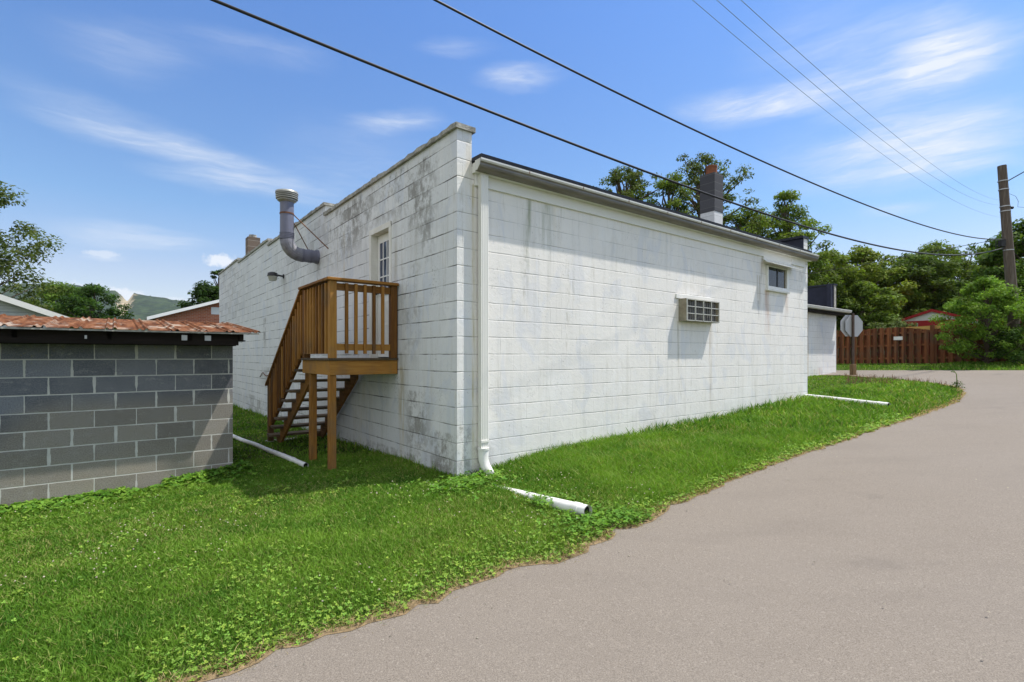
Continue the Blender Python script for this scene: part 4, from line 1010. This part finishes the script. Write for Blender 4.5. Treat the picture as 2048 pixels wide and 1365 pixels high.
# ------------------------------------------------------------------ trees
def leaf_cloud(cent, rad, n, size, seed, tone, flat=.6, droop=.2):
    """n leaves in a set of clumps; returns quads and tints"""
    r = np.random.default_rng(seed); cent = np.asarray(cent); K = len(cent); rad = np.asarray(rad)
    k = r.choice(K, n, p=rad ** 2 / (rad ** 2).sum())
    d = r.normal(size=(n, 3)); d /= np.linalg.norm(d, axis=1)[:, None]; rr = r.random(n) ** .45
    off = d * rr[:, None] * rad[k][:, None]; off[:, 2] *= flat
    C = cent[k] + off
    nrm = d * .55 + r.normal(size=(n, 3)) * .5 + np.array([0, 0, .75]); nrm /= np.linalg.norm(nrm, axis=1)[:, None]
    a = np.cross(nrm, r.normal(size=(n, 3))); a /= np.linalg.norm(a, axis=1)[:, None]; b = np.cross(nrm, a)
    a[:, 2] -= droop * r.random(n)
    L = size * r.uniform(.6, 1.25, n)[:, None]; Wd = L * r.uniform(.32, .5, n)[:, None]
    V = np.stack([C - a * L * .5, C + b * Wd * .55, C + a * L * .5, C - b * Wd * .55], 1)
    ct = r.uniform(.7, 1.25, K)[k]; mixv = np.clip(ct * r.uniform(.75, 1.3, n), .45, 1.7)
    base = np.array(tone); warm = r.random(n)[:, None]
    T = base * mixv[:, None]; T = T * (1 + np.array([.35, .08, -.1]) * (warm - .4))
    return V.reshape(-1, 3), np.repeat(T, 4, 0)

def tree(name, loc, h, crown_r, crown_lo, n, size, tone, seed, label, cat='tree', group=None, clumps=60, clump_r=.22, flat=.6, fill=.5, trunk_r=None, lean=(0, 0), ell=1., top=1.):
    r = random.Random(seed); e = empty(name, loc); tag(e, label, cat, group)
    tr = trunk_r or h * .022; mid = (h + crown_lo) / 2; hz = (h - crown_lo) / 2
    mb = MB(); tp = [Vector((lean[0] * q * h + r.uniform(-.03, .03) * h * .4 * q, lean[1] * q * h + r.uniform(-.03, .03) * h * .4 * q, -.3 + (h * .86 + .3) * q)) for q in np.linspace(0, 1, 7)]
    mb.tube(tp, list(np.linspace(tr * 1.2, tr * .18, 7)), 8)
    cent = []; rad = []
    for i in range(clumps):
        a = i * 2.39996 + r.uniform(-.3, .3); zz = r.uniform(-.92, 1.0) ; rr = math.sqrt(max(0, 1 - abs(zz) ** 2.2)) * (fill + (1 - fill) * r.random()) * r.uniform(.72, 1.14)
        rr *= 1 - (1 - top) * max(0, zz)
        ax = lean[0] * mid; c = Vector((ax + math.cos(a) * rr * crown_r, lean[1] * mid + math.sin(a) * rr * crown_r * ell, mid + zz * hz * r.uniform(.9, 1.05)))
        cent.append(tuple(c)); rad.append(crown_r * clump_r * r.uniform(.6, 1.35))
        if i % 2 == 0:
            q = min(.97, max(.15, (c.z - hz * .45) / (h * .86))); k0 = q * 6; ia = int(k0); st = tp[ia].lerp(tp[min(6, ia + 1)], k0 - ia)
            m2 = st.lerp(c, .5) + Vector((r.uniform(-.06, .06), r.uniform(-.06, .06), r.uniform(-.02, .08))) * h * .3
            mb.tube([st, m2, c], [tr * .34, tr * .18, tr * .05], 5)
    mb.build('trunk', M['trunk'], e)
    V, T = leaf_cloud(cent, rad, n, size, seed, tone, flat)
    np_mesh('crown', V, 4, n, M['leaf'], T, e)
    return e
GR = (.125, .18, .03); GD = (.075, .12, .022); GL = (.105, .185, .028); GY = (.10, .135, .022); GB = (.055, .115, .03)
bt = 'trees beyond the building roof'
tree('ragged_tree', (-24.7, 22, -.7), 10.1, 4.4, .6, 50000, .18, (.085, .115, .030), 11, 'ragged leafy tree leaning in at the left edge of the picture', clumps=210, clump_r=.17, fill=.2)
tree('round_tree', (-41, 46, -1), 8.7, 3.5, 1.0, 14000, .30, (.085, .145, .022), 12, 'bushy green tree behind the pale grey gable, left of the pair before the hill', group='trees before the hill', clumps=130, fill=.25, clump_r=.2)
tree('round_tree', (-36.2, 44, -1), 8.6, 3.2, 1.0, 14000, .28, (.045, .095, .018), 13, 'darker green tree before the hill, right of the pair', group='trees before the hill', clumps=120, fill=.25, clump_r=.2)
tree('small_tree', (-44.4, 59, -1), 6.6, 2.3, 1.0, 4000, .3, (.022, .05, .012), 14, 'small dark treetop just above the rusty roof', clumps=26)
tree('dark_tree', (-24.0, 40, -1), 8.0, 2.5, 1.5, 13000, .26, (.032, .065, .014), 15, 'dark dense tree behind the brick gable', clumps=110, fill=.3)
tree('dark_tree', (-24.9, 42, -1), 6.2, 1.5, 1.5, 4000, .24, (.06, .10, .02), 151, 'small paler green bush top left of the dark tree behind the brick gable', clumps=24)
tree('slender_tree', (-25.6, 44.5, -1), 10.0, 1.3, 5, 3500, .22, (.045, .085, .015), 16, 'slender treetop rising behind the left end of the white building', clumps=30, fill=.2)
tree('open_tree', (5.6, 25.5, 1), 9.7, 2.5, 4.6, 13000, .15, (.085, .115, .028), 17, 'open airy tree left of the dark chimney behind the roof', group=bt, clumps=190, clump_r=.13, fill=.3, flat=.45)
tree('open_tree', (9.9, 26.5, 1), 10.8, 3.0, 4.6, 13000, .15, (.090, .12, .028), 18, 'tall open tree right behind the dark chimney with wispy top', group=bt, clumps=190, clump_r=.12, fill=.3, top=.8, flat=.45)
tree('open_tree', (7.6, 25.0, 1), 9.0, 2.4, 3.0, 17000, .15, (.100, .145, .028), 181, 'lower leafy tree between the two open trees behind the roof', group=bt, clumps=150, clump_r=.15, fill=.3, flat=.5)
tree('leafy_tree', (14.5, 27, 1), 9.0, 2.5, 2.0, 22000, .17, (.135, .195, .032), 19, 'bright leafy tree behind the far end of the roof', group=bt, clumps=150, clump_r=.18, top=.5, fill=.35)
tree('leafy_tree', (12.0, 26.2, 1), 7.8, 2.3, 2.0, 16000, .16, (.12, .175, .03), 191, 'small leafy tree right of the chimney behind the gutter', group=bt, clumps=120, clump_r=.18, fill=.3)
tree('bare_snag', (13.3, 27.5, 1), 8.0, .5, 6.4, 60, .12, (.06, .08, .02), 192, 'thin bare snag poking up among the trees behind the roof', clumps=4, trunk_r=.16)
wb = 'trees beyond the fence'
WOOD = [(19.2, 31.5, 7.0, 2.6, GR, 'rounded green tree just right of the far corner of the white building'), (22.3, 32.5, 7.35, 2.5, (.17, .225, .038), 'yellowish green tree, second to the right of the white building'),
        (24.3, 34.0, 6.4, 2.4, (.12, .18, .03), 'lower tree in the dip of the tree line beyond the fence'), (26.6, 33.6, 7.25, 2.6, GD, 'dark tree on the left shoulder of the big tree mass'),
        (29.2, 35.0, 8.1, 3.0, GR, 'tall tree under the sagging cable beyond the fence'), (31.8, 35.4, 8.2, 2.9, (.105, .16, .028), 'tree beyond the fence left of the leaning pole'),
        (34.4, 36, 8.3, 3.0, (.12, .185, .03), 'tree beyond the fence directly behind the leaning pole'), (25.2, 24.6, 6.9, 2.3, (.08, .14, .024), 'tall tree at the right edge beyond the pole'),
        (26.3, 33.0, 4.9, 2.1, (.125, .20, .03), 'shorter bright tree above the fence left of the red shed'), (28.6, 32.6, 5.2, 2.1, (.06, .11, .018), 'dark tree right behind the red shed'),
        (31.2, 33, 6.2, 2.5, (.12, .19, .03), 'bright tree behind the right side of the red shed'), (20.3, 29.5, 4.5, 1.9, (.12, .18, .03), 'short tree above the sign at the left end of the fence')]
for i, (x, y, h, rr, tone, lab) in enumerate(WOOD):
    tree('broadleaf_tree', (x, y, 1.2), h - .6 + .35, rr, .6, 17000 if h > 6 else 12000, .23, tone, 40 + i, lab, group=wb, clumps=120, clump_r=.21, flat=.6, fill=.5)
tree('shrub', (17.9, 24.0, 1.1), 2.15, 1.1, .3, 3600, .11, (.13, .17, .07), 70, 'pale green shrub spilling over the fence top left of the red shed', 'shrub', clumps=40, clump_r=.22)
tree('shrub', (15.9, 24.5, 1.1), 2.0, 1.0, .3, 2600, .11, (.08, .115, .04), 71, 'dull green shrub behind the fence by the sign', 'shrub', clumps=30, clump_r=.24)
tree('young_maple', (16.55, 17.75, float(G(16.5, 17.7))), 2.95, 1.4, .2, 17000, .105, (.15, .26, .035), 72, 'bushy bright green young maple in front of the right end of the fence', clumps=130, clump_r=.19, fill=.4, top=.85)
tree('bush', (17.1, 17.0, float(G(17, 17))), 1.35, .9, .02, 4500, .10, (.05, .10, .02), 73, 'low dark bush at the foot of the young maple', 'bush', clumps=36, clump_r=.26)
tree('overhanging_tree', (20.6, 19.2, 1.1), 4.9, 1.5, .8, 9000, .15, (.09, .16, .024), 74, 'leafy tree overhanging the dark bin at the right edge', clumps=50, clump_r=.25)

# tall weed at the lawn tip
wx, wy = on_ground(1913, 776)
we = empty('tall_weed', (wx, wy, float(G(wx, wy)))); tag(we, 'single tall green weed at the tip of the lawn by the road', 'weed')
MB().tube([(0, 0, 0), (.01, 0, .15), (0, 0, .32), (-.06, 0, .40), (-.10, 0, .39)], [.012, .011, .009, .007, .004], 6).build('stem', plain('weed_stem', (.14, .20, .04), .7, .1, 10), we)
V, T = leaf_cloud([(0, 0, .05), (.03, 0, .12), (-.08, 0, .38)], [.16, .09, .05], 160, .05, 5, (.06, .11, .02), .6); np_mesh('leaf', V, 4, 160, M['leaf'], T, we)

# ------------------------------------------------------------------ grass
bpoly = [W(0, 0), W(9.2, 0), W(9.2, 16.8), W(0, 16.8)]; apoly = [W(9.5, 2.37), W(17.46, 2.37), W(17.46, 8), W(9.5, 8)]
spoly = [W(-8, 2.93), W(-1.79, 2.93), W(-1.79, 5.1), W(-8, 5.1)]
def lawn_points(n, xr, yr, pdf):
    P = np.stack([RNG.uniform(*xr, n), RNG.uniform(*yr, n)], 1)
    keep = RNG.random(n) < pdf(P); P = P[keep]
    for q in (bpoly, apoly, spoly): P = P[~inside(P, q)]
    return P[~inside(P, RP)]
def view(P, mx=1.6):
    return (np.abs(P[:, 0]) < P[:, 1] * 1.08 + mx) & (P[:, 1] > .6)
def blades(P, hgt, wid, tone_fn, name, label, lean=.75, cat='grass'):
    n = len(P); ang = RNG.uniform(0, 2 * math.pi, n); az = RNG.uniform(0, 2 * math.pi, n)
    z = lawn_z(P[:, 0], P[:, 1]) - .004
    base = np.stack([P[:, 0], P[:, 1], z], 1)
    sd = np.stack([np.cos(ang), np.sin(ang), np.zeros(n)], 1) * (wid * RNG.uniform(.6, 1.3, n))[:, None] * .5
    ld = np.stack([np.cos(az), np.sin(az), np.zeros(n)], 1) * (hgt * lean * RNG.uniform(.1, 1.6, n))[:, None]
    mid = base + ld * .35 + np.array([0, 0, 1.]) * (hgt * .55)[:, None]
    tip = base + ld + np.array([0, 0, 1.]) * (hgt * RNG.uniform(.75, 1.0, n))[:, None]
    V = np.stack([base - sd, base + sd, mid + sd * .75, mid - sd * .75, tip], 1).reshape(-1, 3)
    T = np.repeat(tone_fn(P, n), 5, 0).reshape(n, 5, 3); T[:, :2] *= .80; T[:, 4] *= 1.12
    i0 = np.arange(n) * 5
    quads = np.stack([i0, i0 + 1, i0 + 2, i0 + 3], 1); tris = np.stack([i0 + 3, i0 + 2, i0 + 4], 1)
    me = bpy.data.meshes.new(name); me.vertices.add(len(V)); me.vertices.foreach_set('co', V.astype(np.float32).ravel())
    idx = np.concatenate([quads.ravel(), tris.ravel()]).astype(np.int32); me.loops.add(len(idx)); me.loops.foreach_set('vertex_index', idx)
    me.polygons.add(2 * n); me.polygons.foreach_set('loop_start', np.concatenate([np.arange(n) * 4, 4 * n + np.arange(n) * 3]).astype(np.int32))
    a = me.color_attributes.new('tint', 'FLOAT_COLOR', 'POINT'); c = np.ones((len(V), 4), np.float32); c[:, :3] = T.reshape(-1, 3); a.data.foreach_set('color', c.ravel()); me.update()
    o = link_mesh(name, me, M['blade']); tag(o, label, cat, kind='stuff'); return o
def grass_tone(P, n):
    big = vnoise(P[:, 0], P[:, 1], .8, 7)[:, None]; mid = vnoise(P[:, 0], P[:, 1], 3.5, 8)[:, None]; r = RNG.random((n, 1))
    a = np.array([.052, .150, .014]); b = np.array([.215, .36, .045]); c = np.array([.30, .32, .10])
    f = np.clip(.55 * mid + .42 * big + .45 * r - .22, 0, 1)
    T = a + (b - a) * f
    T = np.where(RNG.random((n, 1)) < .10, c * RNG.uniform(.7, 1.2, (n, 1)), T)
    pale = (vnoise(P[:, 0], P[:, 1], .9, 51)[:, None] > .66) & (RNG.random((n, 1)) < .15); T = np.where(pale, c * RNG.uniform(.7, 1.25, (n, 1)), T)
    d = dist_line(P, EDGE_C)[:, None]; dry = (RNG.random((n, 1)) < np.clip(.65 - d * 4.5, 0, .65))
    return np.where(dry, np.array([.36, .27, .12]) * RNG.uniform(.6, 1.2, (n, 1)), T)
def dens(P):
    Y = np.hypot(P[:, 0], P[:, 1]); return np.where(view(P), np.clip((2.9 / np.maximum(Y, 2.0)) ** 1.35, .02, 1), 0) * np.clip(.35 + dist_line(P, EDGE_C) * 2.2, .35, 1)
def height_at(P):
    Y = np.hypot(P[:, 0], P[:, 1]); n = len(P)
    rel = P - CC; t = rel @ CU; s = rel @ CV
    h = .030 + .026 * vnoise(P[:, 0], P[:, 1], 2.3, 9)
    strip = np.clip((t - .3) / .6, 0, 1) * np.clip((.1 - s) / .1, 0, 1) * np.clip((s + 3.5) / .6, 0, 1)   # longer turf along the rear wall
    h = h + strip * (.035 + .05 * vnoise(P[:, 0], P[:, 1], 1.7, 10))
    wall = np.exp(-np.abs(s) / .10) * (t > .2) * (t < 9.3) + np.exp(-np.abs(t) / .12) * (s > -.1) * (s < 17)
    h = h + wall * .07 * RNG.random(n)
    ed = dist_line(P, EDGE_C); h = h * np.clip(.35 + ed * 1.6, .35, 1)
    return h * RNG.uniform(.6, 1.25, n), Y
near = lawn_points(2100000, (-8, 6), (.7, 7.5), dens)
P = near; h, Y = height_at(P)
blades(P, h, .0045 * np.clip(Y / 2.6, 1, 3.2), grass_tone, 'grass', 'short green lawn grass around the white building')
P = lawn_points(900000, (-14, 21), (7.5, 24), lambda P: np.where(view(P), np.clip((7. / np.hypot(P[:, 0], P[:, 1])) ** 1.2, .1, 1) * .72, 0))
h, Y = height_at(P)
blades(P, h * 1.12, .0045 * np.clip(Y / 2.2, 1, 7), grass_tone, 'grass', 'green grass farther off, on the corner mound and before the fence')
sp_ = []
for p_, q_ in zip(EC[:-1], EC[1:]):
    d_ = math.hypot(*((p_ + q_) / 2)); L_ = math.hypot(*(q_ - p_)); nn_ = int(L_ * np.clip(900 * (3 / max(d_, 2)) ** 1.3, 60, 900))
    tq = RNG.random((nn_, 1)); nr = np.array([-(q_ - p_)[1], (q_ - p_)[0]]) / (L_ + 1e-9)
    sp_.append(p_ + (q_ - p_) * tq + nr * RNG.normal(.045, .05, (nn_, 1)))
sp_ = np.concatenate(sp_); sp_ = sp_[view(sp_)]
def straw(P, n): return np.where(RNG.random((n, 1)) < .6, np.array([.46, .36, .18]), np.where(RNG.random((n, 1)) < .5, np.array([.24, .15, .07]), np.array([.16, .26, .045]))) * RNG.uniform(.6, 1.25, (n, 1))
o_ = blades(sp_, RNG.uniform(.012, .03, len(sp_)), .0035 * np.clip(np.hypot(sp_[:, 0], sp_[:, 1]) / 2.6, 1, 4), straw, 'dry_straw', 'dry straw and dead grass lying along the edge of the asphalt', 1.8, 'straw')
for_z = np.array([v.co[:] for v in o_.data.vertices]); for_z[:, 2] += .022; o_.data.vertices.foreach_set('co', for_z.astype(np.float32).ravel())
# tufts of long grass and stalks against the walls
tt = RNG.uniform(.15, 9.2, 1500); ss = -np.abs(RNG.normal(0, .05, 1500)) - .02
P1 = CC + CU * tt[:, None] + CV * ss[:, None]
tt = -np.abs(RNG.normal(0, .05, 900)) - .02; ss = RNG.uniform(0, 16, 900)
P2 = CC + CU * tt[:, None] + CV * ss[:, None]
P = np.concatenate([P1, P2]); P = P[vnoise(P[:, 0], P[:, 1], 3, 12) > .4]
blades(P, .09 + .14 * RNG.random(len(P)) ** 2, np.full(len(P), .006), grass_tone, 'tall_grass', 'long grass stalks standing against the white walls', .35)
# seed heads along the brow of the mound
def brow(P, n): return np.array([.20, .12, .09]) * RNG.uniform(.6, 1.3, (n, 1))
br = np.array([on_ground(a, 0 * a + b) for a, b in zip(RNG.uniform(1690, 1925, 900), RNG.uniform(753, 772, 900))])
br = br[~inside(br, RP)]
blades(br, .10 + .14 * RNG.random(len(br)), np.full(len(br), .012), brow, 'seed_heads', 'reddish grass seed heads on the far brow of the lawn', .2)

# broad leaved ground cover: clover and creeping weeds near the asphalt, the shed and the corner
def ground_cover(P, size, tone, name, label, lift=.045, cat='ground cover', seed=1):
    r = np.random.default_rng(seed); n0 = len(P); z = lawn_z(P[:, 0], P[:, 1])
    C0 = np.stack([P[:, 0], P[:, 1], z + lift * r.uniform(.4, 1.3, n0)], 1)
    Y = np.hypot(P[:, 0], P[:, 1]); sz = size * r.uniform(.6, 1.35, n0) * np.clip(Y / 4, 1, 2.2)
    a0 = r.uniform(0, 6.28, n0); V = []; T = []
    tl = r.normal(0, .30, (n0, 2)); col = np.array(tone) * r.uniform(.65, 1.35, (n0, 1)) * (1 + np.array([.5, .1, 0]) * (r.random((n0, 1)) - .4))
    for k in range(3):
        a = a0 + k * 2.094; u = np.stack([np.cos(a), np.sin(a), tl[:, 0] * np.cos(a) + tl[:, 1] * np.sin(a) + .12], 1) * sz[:, None]
        p = np.stack([-np.sin(a), np.cos(a), -tl[:, 0] * np.sin(a) + tl[:, 1] * np.cos(a)], 1) * sz[:, None] * .42
        V.append(np.stack([C0, C0 + u * .45 + p, C0 + u * .9 + p * .72, C0 + u * .98, C0 + u * .9 - p * .72, C0 + u * .45 - p], 1)); T.append(np.repeat(col[:, None, :], 6, 1))
    V = np.concatenate(V).reshape(-1, 3); T = np.concatenate(T).reshape(-1, 3)
    o = np_mesh(name, V, 6, n0 * 3, M['blade'], T); tag(o, label, cat, kind='stuff')
def cov(P):
    d = dist_line(P, EDGE_C); Y = np.hypot(P[:, 0], P[:, 1]); nse = vnoise(P[:, 0], P[:, 1], 1.6, 21); n2 = vnoise(P[:, 0], P[:, 1], 4.5, 22)
    f = np.where(d < .75, np.clip(1.0 - d / .75, 0, 1) * (nse > .28) * 1.1, 0) + .26 * (nse > .62) * (n2 > .45) + .03
    return np.where(view(P), f * np.clip(4 / Y, .15, 1), 0)
P = lawn_points(230000, (-7, 6.5), (.8, 10), cov)
ground_cover(P, .0105, (.21, .35, .055), 'clover', 'bright green clover leaves creeping along the ragged asphalt edge', .035, 'clover', 3)
rel = lambda P: (P - CC)
def cov2(P):
    r = P - CC; t = r @ CU; s = r @ CV
    sh = np.exp(-np.clip(2.93 - s, 0, 9) / .16) * (t < -1.6) * (s < 2.93) * (vnoise(P[:, 0], P[:, 1], 2.5, 31) > .3)
    A = np.array(on_ground(1180, 1050)); q = np.exp(-((P[:, 0] - A[0]) ** 2 + (P[:, 1] - A[1]) ** 2) / .06) * .8
    B = np.array(on_ground(930, 975)); q2 = np.exp(-((P[:, 0] - B[0]) ** 2 + (P[:, 1] - B[1]) ** 2) / .10) * .5
    Cc = np.array(on_ground(1265, 1040)); q3 = np.exp(-((P[:, 0] - Cc[0]) ** 2 + (P[:, 1] - Cc[1]) ** 2) / .03) * .8
    D = np.array(on_ground(1090, 1012)); q4 = np.exp(-((P[:, 0] - D[0]) ** 2 + (P[:, 1] - D[1]) ** 2) / .02) * .9
    return np.clip(sh + q + q2 + q3 + q4, 0, 1) * view(P)
P = lawn_points(260000, (-8, 3), (3, 8), cov2)
ground_cover(P, .016, (.13, .27, .035), 'creeping_weeds', 'broad leaved weeds along the foot of the grey shed and at the pipe mouth', .06, 'weeds', 4)
# loose grit and pebbles on the asphalt, mostly by its edge
pp_ = []
for p_ in EC[::2]:
    if p_[1] > 0 and p_[1] < 12:
        for _ in range(3): pp_.append(p_ + RNG.normal(0, .16, 2))
pp_ = np.array(pp_ + [RNG.uniform((-1, 1.2), (9, 12)) for _ in range(260)]); pp_ = pp_[inside(pp_, RP)]; n0 = len(pp_)
r = RNG.uniform(.002, .0075, n0) ; C0 = np.stack([pp_[:, 0], pp_[:, 1], G(pp_[:, 0], pp_[:, 1]) + .001], 1); V = []
ringd = [np.array([math.cos(a), math.sin(a), 0]) for a in np.arange(5) * 1.2566]
for k in range(5): V.append(np.stack([C0 + ringd[k] * r[:, None], C0 + ringd[(k + 1) % 5] * r[:, None] * 1.15, C0 + np.array([.2, .1, .75]) * r[:, None]], 1))
gcol = np.tile((np.array([.30, .27, .24]) * RNG.uniform(.5, 1.5, (n0, 1)))[None, :, None, :], (5, 1, 3, 1)).reshape(-1, 3)
o = np_mesh('gravel', np.concatenate(V).reshape(-1, 3), 3, 5 * n0, M['blade'], gcol); tag(o, 'scattered grit and small pebbles on the asphalt', 'gravel', kind='stuff')
# clover blossoms
P = lawn_points(26000, (-7, 3), (1.2, 8), lambda P: view(P) * (vnoise(P[:, 0], P[:, 1], 1.3, 41) > .55) * (dist_line(P, EDGE_C) > .2) * .10 * (vnoise(P[:, 0], P[:, 1], 5, 42) > .4))
z = lawn_z(P[:, 0], P[:, 1]); n0 = len(P); V = []; T = []; r = RNG.uniform(.005, .0085, n0)
cz = z + RNG.uniform(.05, .085, n0); colr = np.array([.62, .55, .46]) * RNG.uniform(.7, 1.15, (n0, 1)); C0 = np.stack([P[:, 0], P[:, 1], cz], 1)
dirs = [np.array(d, float) for d in ((1, 0, 0), (0, 1, 0), (-1, 0, 0), (0, -1, 0))]; up = np.array([0, 0, .9])
for k in range(4):
    for sg in (1, -1):
        V.append(np.stack([C0 + dirs[k] * r[:, None], C0 + dirs[(k + 1) % 4] * r[:, None], C0 + up * sg * r[:, None]], 1)); T.append(np.repeat(colr[:, None, :], 3, 1))
o = np_mesh('clover_flowers', np.concatenate(V).reshape(-1, 3), 3, 8 * n0, M['blade'], np.concatenate(T).reshape(-1, 3)); tag(o, 'tiny whitish clover flowers scattered over the near lawn', 'flowers', kind='stuff')

# ------------------------------------------------------------------ air
hm = bpy.data.materials.new('haze_air'); hm.use_nodes = True; ht = NT(hm.node_tree); ht.n.clear()
pv_ = ht.new('ShaderNodeVolumePrincipled'); pv_.inputs['Color'].default_value = (.80, .88, 1.0, 1); pv_.inputs['Density'].default_value = .00006
ht.l.new(pv_.outputs[0], ht.new('ShaderNodeOutputMaterial').inputs['Volume'])
tag(MB().box(-4300, 4300, -700, 2900, -60, 330).build('haze', hm), 'thin pale summer haze in front of the far hill', 'haze', kind='stuff')
